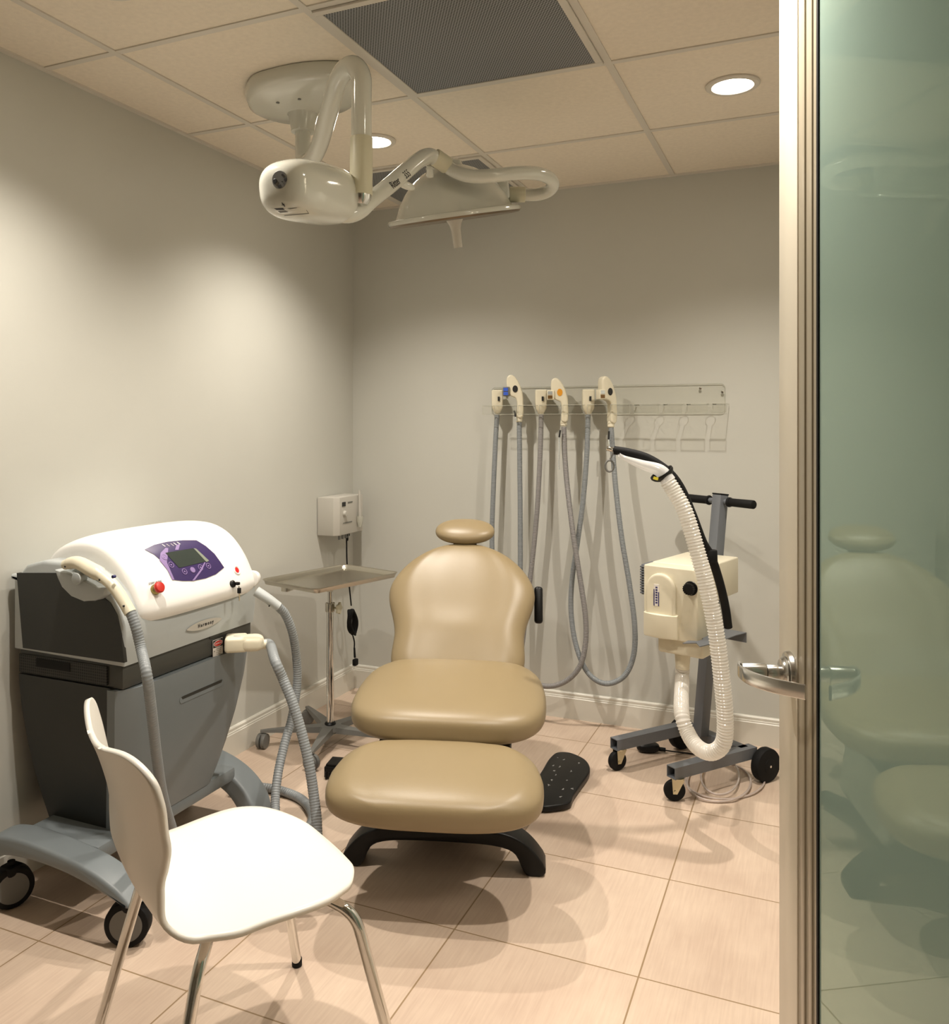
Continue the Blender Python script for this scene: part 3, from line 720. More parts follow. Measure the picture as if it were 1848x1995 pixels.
# emergency stop
p, n = on_dome(302, 1149, 0.0); fm = Matrix.Translation(p) @ frame(n).to_4x4()
bm = B(); lathe(bm, [(0, 0), (0.0165, 0), (0.0165, 0.006), (0.013, 0.012), (0.0, 0.012)], fm, 28); st = obj('stop_button', bm, 'brassy', lm)
bm = B(); lathe(bm, [(0, 0.010), (0.010, 0.012), (0.017, 0.017), (0.018, 0.023), (0.015, 0.028), (0, 0.030)], fm, 32); obj('button_cap', bm, 'red', st)
p, n = on_dome(302, 1135, 0.0012); q, _ = on_dome(312, 1132.8, 0.0012)
text('stop_lettering', 'STOP LASING', 0.0085, 'ink', lm, basis(p, q-p, UP), 0.0004)
# red indicator and key switch
p, n = on_dome(461, 1111, 0.0); fm = Matrix.Translation(p) @ frame(n).to_4x4()
bm = B(); lathe(bm, [(0.011, -0.004), (0.0165, -0.001), (0.018, 0.001), (0.015, 0.0035), (0.011, 0.002), (0.011, -0.004)], fm, 28); rg_ = obj('indicator_bezel', bm, 'white', lm)
bm = B(); lathe(bm, [(0, 0.003), (0.009, 0.0025), (0.011, 0)], fm, 24); obj('indicator_lens', bm, 'redm', rg_)
p, n = on_dome(452, 1138, 0.0); fm = Matrix.Translation(p) @ frame(n).to_4x4()
bm = B(); lathe(bm, [(0, 0), (0.0125, 0), (0.0125, 0.006), (0.009, 0.009), (0, 0.009)], fm, 28); ks = obj('key_switch', bm, 'black', lm)
kx = p+n*0.012
bm = B(); box(bm, kx+Vector((0.006, 0.006, -0.002)), (0.016, 0.012, 0.010), 0.002); box(bm, kx+Vector((0.012, 0.008, -0.026)), (0.012, 0.010, 0.020), 0.003); obj('key_head', bm, 'black', ks)
bm = B(); box(bm, kx+Vector((0.012, 0.008, -0.048)), (0.003, 0.005, 0.026)); cyl(bm, kx+Vector((0.010, 0.007, -0.010)), kx+Vector((0.012, 0.008, -0.018)), 0.003); obj('key', bm, 'chrome', ks)
# model plate: pointed ellipse with dark letters
XF = 0.4885
def on_front(px, py, X=XF): return at(px, py, X=X)
pl = []
for i in range(40):
    a = 2*PI*i/40; c, s = math.cos(a), math.sin(a); pl.append((0.088*math.copysign(abs(c)**1.0, c), 0.0145*math.copysign(abs(s)**1.5, s)))
pc = on_front(398, 1216); mp = basis(pc, (0, 1, 0.0), (0, 0, 1))
bm = prism(B(), pl, 0.0015, mp); npl = obj('name_plate', bm, 'unit', lm)
text('plate_lettering', 'H a r m o n y', 0.0155, 'ink', npl, mp @ Matrix.Translation((0.005, 0, 0.002)), 0.0003, 0.92, 0.0006)
# dark middle band with vent
bm = B(); box(bm, (0.258, (Yn+Yf)/2+0.002, 0.705), (0.425, Yf-Yn-0.022, 0.078), 0.008, 2)
box(bm, (0.44, -1.74, 0.742), (0.07, 0.13, 0.03), 0.004); bd = obj('middle_band', bm, 'band', lm)
bm = B(); box(bm, (0.235, Yn+0.0085, 0.704), (0.36, 0.006, 0.056)); obj('side_vent', bm, 'mesh', bd)
bm = B(); box(bm, (0.20, Yn+0.0045, 0.713), (0.14, 0.002, 0.026)); obj('dark_slot', bm, 'darkside', bd)
# warning label
lc = at(424, 1262, X=0.4745); lmx = basis(lc, (0, 1, 0), (0, 0, 1))
bm = B(); box(bm, (0, 0, 0), (0.052, 0.060, 0.001), 0, 1, lmx); wl = obj('warning_label', bm, 'label', lm)
bm = B(); box(bm, (0, 0.016, 0.0008), (0.049, 0.025, 0.0008), 0, 1, lmx); obj('label_header', bm, 'ink', wl)
bm = B(); lathe(bm, [(0, 0.0012), (1, 0.0012), (1, 0.0020), (0, 0.0020)], lmx @ Matrix.Translation((0, 0.016, 0)) @ Matrix.Diagonal((0.0235, 0.0105, 1, 1)), 32); obj('label_ring', bm, 'label', wl)
bm = B(); lathe(bm, [(0, 0.0022), (1, 0.0022), (1, 0.0028), (0, 0.0028)], lmx @ Matrix.Translation((0, 0.016, 0)) @ Matrix.Diagonal((0.0215, 0.0085, 1, 1)), 32); obj('label_oval', bm, 'labelred', wl)
text('label_lettering', 'DANGER', 0.0095, 'label', wl, lmx @ Matrix.Translation((0, 0.016, 0.0032)), 0.0002)
bm = B(); lathe(bm, [(0, 0.001), (0.0022, 0.001), (0.0022, 0.0014), (0, 0.0014)], lmx @ Matrix.Translation((-0.019, -0.008, 0)), 16)
for k in range(4): box(bm, (0.004, -0.003-0.006*k, 0.001), (0.026-0.004*(k % 2), 0.0012, 0.0006), 0, 1, lmx)
obj('label_print', bm, 'inkg', wl)
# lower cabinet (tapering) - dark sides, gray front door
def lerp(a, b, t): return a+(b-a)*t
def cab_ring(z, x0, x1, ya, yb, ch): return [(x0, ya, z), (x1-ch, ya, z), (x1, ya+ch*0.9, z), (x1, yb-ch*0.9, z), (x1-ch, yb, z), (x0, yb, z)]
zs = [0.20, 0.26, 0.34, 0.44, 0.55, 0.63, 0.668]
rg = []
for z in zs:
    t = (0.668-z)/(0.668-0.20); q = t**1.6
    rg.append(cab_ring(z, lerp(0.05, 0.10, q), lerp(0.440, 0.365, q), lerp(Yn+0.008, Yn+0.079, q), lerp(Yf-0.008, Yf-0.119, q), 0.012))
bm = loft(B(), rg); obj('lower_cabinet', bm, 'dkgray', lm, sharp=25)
rg = []
for z in [0.205, 0.26, 0.34, 0.44, 0.55, 0.63, 0.664]:
    t = (0.668-z)/(0.668-0.20); q = t**1.6; x1 = lerp(0.470, 0.395, q)
    ya, yb = lerp(Yn+0.004, Yn+0.075, q)-0.002, lerp(Yf-0.004, Yf-0.115, q)+0.002
    rg.append([(x1-0.05, ya, z), (x1-0.02, ya, z), (x1+0.012, ya+0.055, z), (x1+0.016, ya+0.08, z), (x1+0.016, yb-0.07, z), (x1+0.012, yb-0.05, z), (x1-0.02, yb, z), (x1-0.05, yb, z)])
bm = loft(B(), rg); fd = obj('front_door', bm, 'mdgray', lm, sharp=22)
# long recessed grip on the door
sl, sr = at(349, 1362, X=0.478), at(434, 1330, X=0.478)
bm = B(); cz = (sl.z+sr.z)/2; cy = (sl.y+sr.y)/2; LL = abs(sr.y-sl.y)
gm = basis((0.4795, cy, cz), (0, 1, 0), (0, 0, 1))
prism(bm, rrect(LL/2, 0.012, 0.011), 0.0015, gm); grp = obj('door_grip', bm, 'mdgray', fd)
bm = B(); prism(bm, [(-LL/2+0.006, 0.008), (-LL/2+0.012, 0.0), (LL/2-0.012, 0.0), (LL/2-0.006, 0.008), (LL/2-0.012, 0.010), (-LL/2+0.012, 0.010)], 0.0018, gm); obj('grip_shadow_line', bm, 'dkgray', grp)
# two arched side legs with casters
def arch(ya, yb, low=False):
    pts = [(0.045, 0.155), (0.055, 0.195), (0.10, 0.225), (0.20, 0.235), (0.34, 0.225), (0.47, 0.205), (0.570, 0.170), (0.622, 0.135), (0.608, 0.124), (0.52, 0.148), (0.40, 0.172), (0.28, 0.182), (0.16, 0.178), (0.085, 0.155)]
    if low: pts = [(0.045, 0.155), (0.055, 0.195), (0.10, 0.225), (0.22, 0.230), (0.34, 0.205), (0.43, 0.160), (0.49, 0.095), (0.505, 0.030), (0.490, 0.004), (0.455, 0.004), (0.435, 0.050), (0.38, 0.110), (0.28, 0.150), (0.16, 0.160), (0.085, 0.145)]
    pts = [(p.x, p.y) for p in spline([(x, z, 0) for x, z in pts], 0.015, closed=True)]
    return yprism(B(), pts, ya, yb, 0.012, 3)
obj('base_leg', arch(-2.330, -2.235), 'mdgray', lm, sharp=50); obj('base_leg', arch(-1.60, -1.49, True), 'mdgray', lm, sharp=50)
bm = B(); box(bm, (0.26, -1.905, 0.185), (0.30, 0.65, 0.05), 0.012, 2); obj('base_plate', bm, 'mdgray', lm)
for x, y, a in ((0.578, -2.285, 0.45), (0.12, -2.285, 1.1), (0.12, -1.55, 0.0)):
    c = Vector((x, y, 0.062)); n = Vector((math.sin(a), -math.cos(a), 0))
    bm = B(); cyl(bm, c-n*0.022, c+n*0.022, 0.062, 0.062, 40, 0.006)
    box(bm, c+Vector((0, 0, 0.05)), (0.05, 0.05, 0.03), 0.008); cyl(bm, c+Vector((0, 0, 0.03)), c+Vector((0, 0, 0.075)), 0.011)
    o = obj('caster', bm, 'rubber', lm)
    bm = B(); cyl(bm, c-n*0.0235, c+n*0.0235, 0.045, 0.045, 36); obj('hub_cap', bm, 'castgray', o)
# near side cradle
bm = B(); Yc = Yn-0.035
cr = [XZ(106, 1110, Yc), XZ(125, 1116, Yc), XZ(145, 1124, Yc), XZ(165, 1133, Yc), XZ(187, 1146, Yc), XZ(204, 1146, Yc), XZ(200, 1160, Yc), XZ(186, 1170, Yc), XZ(162, 1172, Yc), XZ(138, 1162, Yc), XZ(120, 1144, Yc), XZ(112, 1127, Yc)]
yprism(bm, cr, Yc, Yn+0.01, 0.004); cra = obj('handpiece_cradle', bm, 'ltgray', lm)
kp_ = at(147, 1128, Y=Yc-0.012); bm = B(); cyl(bm, kp_, kp_+Vector((0, 0.03, 0)), 0.0175, 0.0175, 28, 0.003); obj('cradle_knob', bm, 'ltgray', cra)
# far side cradle
bm = B(); cyl(bm, at(488, 1128, Y=-1.585), at(497, 1124, Y=-1.545), 0.030, 0.024, 28, 0.006); obj('cradle_knob', bm, 'white', lm)

# ---- machine handpieces: each one its own thing with hose
def hose_pts(pix):
    return [at(x, y, D=d) if not isinstance(d, tuple) else at(x, y, **{d[0]: d[1]}) for x, y, d in pix]
# 1: cream wand in the near cradle
h1 = thing('laser_handpiece', 'cream curved laser wand with gray hose, resting in the cradle on the machine top', 'handpiece', at(190, 1130, Y=Yn-0.03), 0, 'laser machine handpieces')
Yw = Yn-0.022
wp = [at(x, y, Y=Yw) for x, y in ((128, 1100), (150, 1096), (175, 1108), (200, 1123), (222, 1143), (240, 1170), (254, 1194))]
def wr(s, L):
    k = s/L
    if k < 0.04: return 0.018
    return 0.0245-0.004*abs(k-0.45)*2 if k < 0.46 else 0.0205-0.002*k
bm = tube(B(), spline(wp, 0.008), wr, 24, flat=0.85); hb = obj('wand_body', bm, 'cream', h1)
for x, y in ((126, 1104), (193, 1130), (240, 1181)):
    p = at(x, y, Y=Yw-0.021); bm = B(); cyl(bm, p, p+Vector((0, 0.004, 0)), 0.0028); obj('screw', bm, 'ink', hb)
p = at(219, 1124, Y=Yw-0.020); bm = B(); cyl(bm, p, p+Vector((0, 0.01, 0)), 0.0045, 0.0045, 16); obj('trigger', bm, 'navy', hb)
hp = [(254, 1192, ('Y', Yw)), (264, 1220, ('Y', Yw)), (275, 1265, ('Y', Yw)), (285, 1310, 2.36), (292, 1360, 2.38), (299, 1420, 2.42), (306, 1480, 2.46), (316, 1545, 2.52), (332, 1605, 2.60), (350, 1650, 2.66), (392, 1672, 2.78)]
bm = tube(B(), spline(hose_pts(hp), 0.0018), rib(0.0148, 0.0085, 0.035), 14); obj('hose', bm, 'hose', h1)
# 2: gray wand on the far side
h2 = thing('laser_handpiece', 'pale gray laser wand with gray hose hanging on the machine side nearest the back wall', 'handpiece', at(520, 1165, D=2.93), 0, 'laser machine handpieces')
bm = tube(B(), spline([at(499, 1152, D=2.92), at(518, 1164, D=2.92), at(543, 1182, D=2.93)], 0.006), lambda s, L: 0.022-0.003*s/L, 20, flat=0.8); hb = obj('wand_body', bm, 'ltgray', h2)
p = at(524, 1181, D=2.905); bm = B(); cyl(bm, p, p+FW*0.01, 0.0025); obj('screw', bm, 'ink', hb)
hp = [(541, 1181, 2.93), (556, 1198, 2.95), (570, 1235, 2.97), (578, 1290, 3.0), (578, 1340, 3.0), (568, 1400, 2.97), (554, 1450, 2.92), (541, 1510, 2.86), (536, 1570, 2.80), (545, 1630, 2.70), (600, 1660, 2.62)]
bm = tube(B(), spline(hose_pts(hp), 0.0018), rib(0.0150, 0.0085, 0.035), 14); obj('hose', bm, 'hose', h2)
# 3: cream block handpiece docked on the front
h3 = thing('laser_handpiece', 'cream block handpiece with gray hose, docked beside the red warning label', 'handpiece', at(478, 1252, X=0.56), 0, 'laser machine handpieces')
dc = at(467, 1253, X=0.535); dm = basis(dc, (0.82, 0.57, 0), (0, 0, 1))
bm = B(); box(bm, (-0.012, 0, -0.006), (0.075, 0.050, 0.085), 0.010, 3, dm); cushion(bm, 0.082, lambda t: 0.026, 0.042, 3, 3, 3.2, dm @ Matrix.Translation((0.040, 0.0, 0)) @ Matrix.Rotation(R(90), 4, 'Z') @ Matrix.Rotation(0, 4, 'X'), drop=1.0)
hb = obj('handpiece_body', bm, 'cream', h3)
bm = B(); lathe(bm, [(0, 0.0), (0.011, 0.0), (0.010, 0.0015), (0, 0.002)], basis(dm @ Vector((-0.008, 0.0245, 0.004)), (1, 0, 0), (0, 1, 0)) , 20, 1.4, 0.8); obj('trigger', bm, 'unit', hb)
p0 = dm @ Vector((0.078, -0.006, 0))
hp3 = [p0, p0+Vector((0.02, 0.012, -0.004))]+hose_pts([(535, 1285, 2.72), (552, 1325, 2.70), (570, 1370, 2.68), (588, 1430, 2.66), (602, 1490, 2.64), (611, 1550, 2.62), (617, 1610, 2.58), (612, 1680, 2.52), (560, 1700, 2.50)])
bm = tube(B(), spline(hp3, 0.0018), rib(0.0160, 0.0085, 0.035), 14); obj('hose', bm, 'hose', h3)
bm = B(); cyl(bm, p0-Vector((0.008, 0.006, 0)), p0+Vector((0.010, 0.006, -0.002)), 0.017, 0.016, 20, 0.003); obj('hose_collar', bm, 'cream', hb)
# loose loop of hose lying on the floor
fl = [at(x, y, Z=0.018) for x, y in ((452, 1545), (462, 1536), (476, 1532), (505, 1533), (545, 1540), (585, 1556), (606, 1580), (607, 1602), (590, 1622))]
bm = tube(B(), spline(fl, 0.0018), rib(0.0165, 0.0105, 0.06), 14)
tag(obj('floor_hose', bm, 'hose'), 'gray corrugated hose lying in a curve on the floor in front of the laser machine', 'hose')

# ================================================================== ACRYLIC RACK + HANGING HANDPIECES
YL = -0.135
zt, zsf = 1.625, 1.545
rk = thing('handpiece_rack', 'clear acrylic wall rack with slots, screwed to the back wall', 'wall rack', (1.38, 0, zsf))
pL, pR = at(957, 765, Y=-0.012).x, at(1412, 745, Y=-0.012).x
zt = at(1412, 747, Y=-0.012).z; zb = 1.500
lL, lR = at(940, 793, Y=YL).x, at(1415, 782, Y=YL).x; zsf = at(1200, 788, Y=YL).z
bm = B(); mxp = Matrix.Translation(((pL+pR)/2, -0.004, (zt+zb)/2)) @ Matrix((Vector((1, 0, 0)), Vector((0, 0, 1)), Vector((0, -1, 0)))).transposed().to_4x4()
prism(bm, rrect((pR-pL)/2, (zt-zb)/2, 0.02), 0.005, mxp); obj('back_plate', bm, 'acrylic', rk)
def edge_line(bm, pts, r=0.0014): tube(bm, pts, r, 6); return bm
bm = B(); ol = [mxp @ Vector((x, y, 0.004)) for x, y in rrect((pR-pL)/2, (zt-zb)/2, 0.02)]; tube(bm, ol, 0.0016, 6, closed=True, cap=False); obj('plate_edge', bm, 'acredge', rk)
# shelf with keyhole slots: built as bridge pieces between slots
pxs = (968, 1012, 1053, 1098, 1145, 1190, 1235, 1290, 1335, 1385)
hx_ = [at(x, 815, Y=-0.085).x for x in pxs]
bm = B(); ed = B()
xs = [lL]+hx_+[lR]
rs = 0.020
def shelf_piece(xa, xb, la, lb):
    # la/lb: True if that side has a slot
    pts = []
    yb_, yf_ = -0.009, YL
    def slot(xc, side):   # half keyhole along the side, from back to front (list of (x,y))
        out = []
        for i in range(9):
            a = PI/2-PI*i/8*0.86; out.append((xc+side*rs*math.cos(a), -0.070+rs*math.sin(a)))
        out.append((xc+side*0.010, -0.092)); out.append((xc+side*0.010, yf_)); return out
    right = slot(xb, -1) if lb else [(xb, yb_), (xb, yf_)]
    left = slot(xa, 1) if la else [(xa, yb_), (xa, yf_)]
    poly = [(xa, yb_)]+[(xb, yb_)]+right+left[::-1]
    cl = []
    for p in poly:
        if not cl or (Vector(p)-Vector(cl[-1])).length > 1e-5: cl.append(p)
    if (Vector(cl[0])-Vector(cl[-1])).length < 1e-5: cl.pop()
    prism(bm, cl, 0.005, Matrix.Translation((0, 0, zsf-0.005)))
    tube(ed, [Vector((p[0], p[1], zsf)) for p in cl[1:]], 0.0011, 6)
    if lb: x1 = xb-0.010
    else: x1 = xb
    x0 = xa+0.010 if la else xa
    box(bm, ((x0+x1)/2, YL, zsf-0.022), (x1-x0, 0.005, 0.044))
    tube(ed, [Vector(q) for q in ((x0, YL-0.003, zsf), (x1, YL-0.003, zsf), (x1, YL-0.003, zsf-0.044), (x0, YL-0.003, zsf-0.044), (x0, YL-0.003, zsf))], 0.0013, 6)
for i in range(len(xs)-1): shelf_piece(xs[i], xs[i+1], i > 0, i < len(xs)-2)
obj('slotted_shelf', bm, 'acrylic', rk); obj('shelf_edge', ed, 'acredge', rk)
for x, y in ((1364, 757), (1407, 764), (985, 768)):
    p = at(x, y, Y=-0.012); bm = B(); cyl(bm, p, p-Vector((0, 0.004, 0)), 0.007, 0.006, 20, 0.001); obj('screw', bm, 'chrome', rk)

def connector(parent, px, ink=True):
    x = at(px, 790, Y=-0.075).x; zc = at(px, 785, Y=-0.075).z
    bm = B(); rgs = []
    for z, wx, wy in ((0.064, 0.025, 0.026), (0.060, 0.028, 0.030), (0.0, 0.028, 0.030), (-0.026, 0.026, 0.028), (-0.048, 0.015, 0.018), (-0.054, 0.012, 0.014)):
        rgs.append([(px_, py_, z) for px_, py_ in rrect(wx, wy, 0.007, 4)])
    loft(bm, rgs, Matrix.Translation((x, -0.072, zc)) @ Matrix.Rotation(R(20), 4, 'Z')); o = obj('connector', bm, 'cream', parent)
    bm = B(); box(bm, (x+0.018, -0.101, zc+0.02), (0.010, 0.002, 0.022), rot=Euler((0, 0, R(20)))); obj('dark_mark', bm, 'ink', o)
    bm = B(); box(bm, (x-0.005, -0.072, zc+0.0625), (0.026, 0.034, 0.003), 0.001); obj('contact_edge', bm, 'amber', o)
    return o
def hand(parent, px, pyt, pyb, win, dot, tilt):
    """hooked treatment head: fat curved head, window block at the side, slim neck"""
    xb = at(px, pyb, Y=-0.085); top = at(px-6*tilt, pyt+14, Y=-0.10); 
    zb_, zt_ = xb.z, at(px, pyt, Y=-0.10).z; Hh = zt_-zb_
    x = xb.x
    rm = Matrix.Translation((x, -0.088, zb_)) @ Matrix.Rotation(R(28*tilt), 4, 'Z')
    # side profile in XZ extruded along Y
    prof = [(0.012, 0), (0.013, 0.42*Hh), (0.008, 0.62*Hh), (-0.004, 0.82*Hh), (-0.020, 0.96*Hh), (-0.034, 1.0*Hh), (-0.046, 0.96*Hh), (-0.050, 0.85*Hh), (-0.047, 0.62*Hh), (-0.036, 0.50*Hh), (-0.016, 0.44*Hh), (-0.010, 0.30*Hh), (-0.011, 0)]
    prof = [(p.x, p.y) for p in spline([(a*1.3+0.004, b, 0) for a, b in prof], 0.008, closed=True)]
    mx2 = rm @ Matrix.Translation((0, 0.022, 0)) @ Matrix((Vector((1, 0, 0)), Vector((0, 0, 1)), Vector((0, -1, 0)))).transposed().to_4x4()
    bm = prism(B(), prof, 0.044, mx2, 0.008, 3); o = obj('treatment_head', bm, 'cream', parent, sharp=45)
    bm = B(); box(bm, (-0.062, -0.012, 0.60*Hh), (0.034, 0.036, 0.046), 0.003, 2, rm); wb = obj('window_block', bm, 'cream' if win != 'blue' else 'castgray', o)
    for k, mm in enumerate((win, win) if win == 'blue' else ('mirrorw', 'amber')):
        bm = B(); box(bm, (-0.064, -0.0310, 0.60*Hh+0.010-0.020*k), (0.022, 0.002, 0.016), 0, 1, rm); obj('window', bm, mm, wb)
    bm = B(); lathe(bm, [(0, 0), (0.013, 0), (0.013, 0.001), (0, 0.001)], rm @ Matrix.Translation((-0.018, -0.0225, 0.66*Hh)) @ Matrix.Rotation(R(90), 4, 'X'), 24, 1.0, 1.35); obj('round_sticker', bm, dot, o)
    bm = B(); lathe(bm, [(0.013, 0.004), (0.0165, -0.004), (0.0165, -0.022), (0.013, -0.026)], Matrix.Translation((x, -0.088, zb_)), 20); obj('neck_collar', bm, 'cream', o)
    return o
def lanyard(parent, pix, blackto=1):
    p = [at(x, y, Y=-0.115) for x, y in pix]
    bm = tube(B(), spline(p[:2], 0.01), 0.0045, 10, flat=0.6); obj('lanyard_clip', bm, 'ink', parent)
    if len(p) > 2: bm = tube(B(), spline(p[1:], 0.006), lambda s, L: 0.0022+0.0012*abs(math.sin(s*260)), 8); obj('lanyard_chain', bm, 'mirrorw', parent)
RB = 0.0125
def hang(label, cpx, hpx, hyt, hyb, hosepix, win, dot, tilt, hm):
    t = thing('hanging_handpiece', label, 'handpiece', at(hpx, 800, Y=-0.09), 0, 'handpieces hanging from the acrylic rack')
    connector(t, cpx); hand(t, hpx, hyt, hyb, win, dot, tilt)
    bm = tube(B(), spline([at(x, y, Y=yy) for x, y, yy in hosepix], 0.0022), rib(RB, 0.0075, 0.05), 12); obj('hose', bm, hm, t)
    return t
a1 = hang('cream handpiece with blue windows and gray hose, leftmost on the acrylic rack', 968, 1011, 730, 812,
     [(968, 808, -0.075), (965, 860, -0.078), (961, 950, -0.08), (958, 1040, -0.08), (960, 1120, -0.085), (966, 1220, -0.09), (975, 1290, -0.10), (990, 1318, -0.12), (1005, 1300, -0.12), (1011, 1220, -0.10), (1013, 1120, -0.09), (1013, 1000, -0.085), (1012, 900, -0.085), (1011, 812, -0.088)], 'blue', 'ink', 0.6, 'hose')
lanyard(a1, ((1001, 800), (1004, 812), (1006, 820)))
a2 = hang('cream handpiece with orange round sticker and warm gray hose, middle one on the rack', 1053, 1098, 736, 820,
     [(1054, 808, -0.075), (1052, 880, -0.078), (1047, 980, -0.08), (1040, 1060, -0.08), (1032, 1130, -0.085), (1020, 1230, -0.10), (1015, 1290, -0.13), (1030, 1325, -0.15), (1065, 1337, -0.17), (1100, 1328, -0.16), (1128, 1300, -0.15), (1140, 1255, -0.14), (1140, 1200, -0.135), (1130, 1130, -0.13), (1116, 1040, -0.125), (1105, 950, -0.10), (1100, 890, -0.09), (1098, 832, -0.088)], 'amber', 'orange', 0.5, 'hosew')
lanyard(a2, ((1091, 838), (1089, 852), (1089, 875), (1088, 900), (1089, 915)))
a3 = hang('cream handpiece facing the room with amber window and gray hose, rightmost on the rack', 1145, 1190, 733, 822,
     [(1145, 808, -0.075), (1143, 880, -0.078), (1136, 970, -0.08), (1124, 1060, -0.085), (1114, 1130, -0.09), (1112, 1190, -0.09), (1120, 1250, -0.10), (1138, 1300, -0.12), (1162, 1326, -0.14), (1190, 1331, -0.14), (1218, 1314, -0.13), (1234, 1275, -0.12), (1236, 1220, -0.12), (1226, 1140, -0.115), (1211, 1050, -0.11), (1200, 960, -0.10), (1194, 890, -0.09), (1190, 832, -0.088)], 'amber2', 'ink', 1.6, 'hose')
lanyard(a3, ((1186, 840), (1185, 856), (1186, 866)))

# ================================================================== WALL UNIT
XU = 0.118
wu = thing('electrosurgical_unit', 'small beige control box mounted high on the left wall by the corner', 'wall unit', (0, -0.26, 0.95))
ya, yb = at(658, 1000, X=XU).y, at(706, 1000, X=XU).y
zt_, zb_ = at(658, 970, X=XU).z, at(658, 1045, X=XU).z
bm = B(); pr_ = [(0.004, ya), (XU-0.03, ya), (XU-0.03, ya), (XU, ya+0.02), (XU, yb), (0.004, yb)]
bm = B(); prism(bm, [(0.004, ya-0.01), (XU-0.022, ya-0.01), (XU, ya+0.018), (XU, yb), (0.004, yb)], zt_-zb_, Matrix.Translation((0, 0, zb_)), 0.004); obj('case', bm, 'unit', wu)
um = basis((XU+0.0005, (ya+yb)/2, (zt_+zb_)/2), (0, 1, 0), (0, 0, 1)); uw, uh = abs(yb-ya)/2, (zt_-zb_)/2
bm = B(); box(bm, (-uw*0.55, uh*0.62, 0.001), (0.034, 0.022, 0.002), 0, 1, um); obj('display', bm, 'ink', wu)
bm = B(); lathe(bm, [(0, 0), (0.016, 0), (0.014, 0.014), (0, 0.016)], um @ Matrix.Translation((-uw*0.5, uh*0.12, 0)), 24); obj('dial', bm, 'unit', wu)
bm = B(); box(bm, (-uw*0.05, uh*0.68, 0.001), (0.05, 0.006, 0.001), 0, 1, um); obj('print', bm, 'inkg', wu); bm = B(); box(bm, (-uw*0.25, -uh*0.38, 0.001), (0.09, 0.006, 0.001), 0, 1, um); obj('print', bm, 'inkg', wu)
bm = tube(B(), spline([um @ Vector((uw*0.55, uh*1.25, 0.012)), um @ Vector((uw*0.55, uh*0.7, 0.014)), um @ Vector((uw*0.57, -uh*0.4, 0.014))], 0.01), lambda s, L: 0.006+0.003*(s/L), 14); pen = obj('pencil', bm, 'unit', wu)
bm = B(); lathe(bm, [(0, 0), (0.010, 0.002), (0.016, 0.03), (0.018, 0.06)], um @ Matrix.Translation((uw*0.57, -uh*0.75, 0.014)) @ Matrix.Rotation(R(-90), 4, 'X'), 16); obj('pencil_holder', bm, 'acredge', wu)
bm = B()
for q in (-0.7, -0.45, -0.2, -0.05): cyl(bm, um @ Vector((uw*q, -uh, -0.015)), um @ Vector((uw*q, -uh-0.022, -0.015)), 0.007, 0.006, 12)
obj('sockets', bm, 'castgray', wu)
# cord bundle hanging under the unit
cb = thing('power_cord', 'black cord hanging below the beige wall box, coiled into a bundle with plug', 'cord', at(676, 1060, X=0.10))
pts = [at(x, y, X=0.10) for x, y in ((675, 1041), (675, 1060), (676, 1100), (681, 1150), (684, 1180))]
bm = tube(B(), spline(pts, 0.01), 0.0038, 10); obj('cord', bm, 'rubber', cb)
bm = B(); p = at(676, 1042, X=0.10); box(bm, p, (0.016, 0.034, 0.014), 0.003); cyl(bm, p-Vector((0, 0, 0.03)), p, 0.006, 0.009, 12); obj('socket_plug', bm, 'rubber', cb)
cc_ = at(686, 1212, X=0.10)
bm = B()
for k in range(9):
    rx, rz = 0.026+0.003*random.random(), 0.064+0.006*random.random(); ox = -0.012+0.003*k
    ring = [cc_+Vector((ox+0.004*math.sin(3*a+k), rx*math.cos(a)+0.012*math.sin(a)*-1, rz*math.sin(a))) for a in [2*PI*i/36 for i in range(36)]]
    tube(bm, ring, 0.0044, 8, closed=True, cap=False)
obj('cord_coil', bm, 'rubber', cb)
bm = tube(B(), spline([at(x, y, X=0.10) for x, y in ((687, 1238), (690, 1250), (690, 1262))], 0.01), 0.0038, 8); cyl(bm, at(690, 1262, X=0.10), at(691, 1281, X=0.10), 0.005, 0.006, 12)
p = at(692, 1290, X=0.10); box(bm, p, (0.022, 0.034, 0.036), 0.006); obj('plug', bm, 'rubber', cb)

# ================================================================== SMOKE EVACUATOR CART
CM = Matrix.Translation((1.71, -0.632, 0)) @ Matrix.Rotation(R(-37.3), 4, 'Z')
cart = thing('smoke_evacuator', 'cream vacuum unit on a gray wheeled cart with handlebar, right of the back wall', 'medical cart', (1.71, -0.632, 0), R(-37.3))
def cbx(bm, c, s, bev=0.002, rot=None): return box(bm, c, s, bev, 2, CM, rot)
bm = B()
for x in (-0.165, 0.165):
    y1_ = 0.40 if x < 0 else 0.42
    t = bmesh.new(); ro, ri = 0.0225, 0.0195
    o4 = [(-ro, -ro), (ro, -ro), (ro, ro), (-ro, ro)]; i4 = [(-ri, -ri), (ri, -ri), (ri, ri), (-ri, ri)]
    r0 = [t.verts.new((x+a, -0.03, 0.112+b)) for a, b in o4]; r1 = [t.verts.new((x+a, y1_, 0.112+b)) for a, b in o4]
    q0 = [t.verts.new((x+a, -0.03, 0.112+b)) for a, b in i4]; q1 = [t.verts.new((x+a, 0.02, 0.112+b)) for a, b in i4]
    for k in range(4):
        j = (k+1) % 4; t.faces.new((r0[k], r0[j], r1[j], r1[k])); t.faces.new((r0[k], q0[k], q0[j], r0[j])); t.faces.new((q0[k], q1[k], q1[j], q0[j]))
    t.faces.new(r1); t.faces.new(q1); merge(bm, t, CM)
cbx(bm, (0, 0.375, 0.112), (0.33, 0.045, 0.045)); obj('base_frame', bm, 'cart', cart)
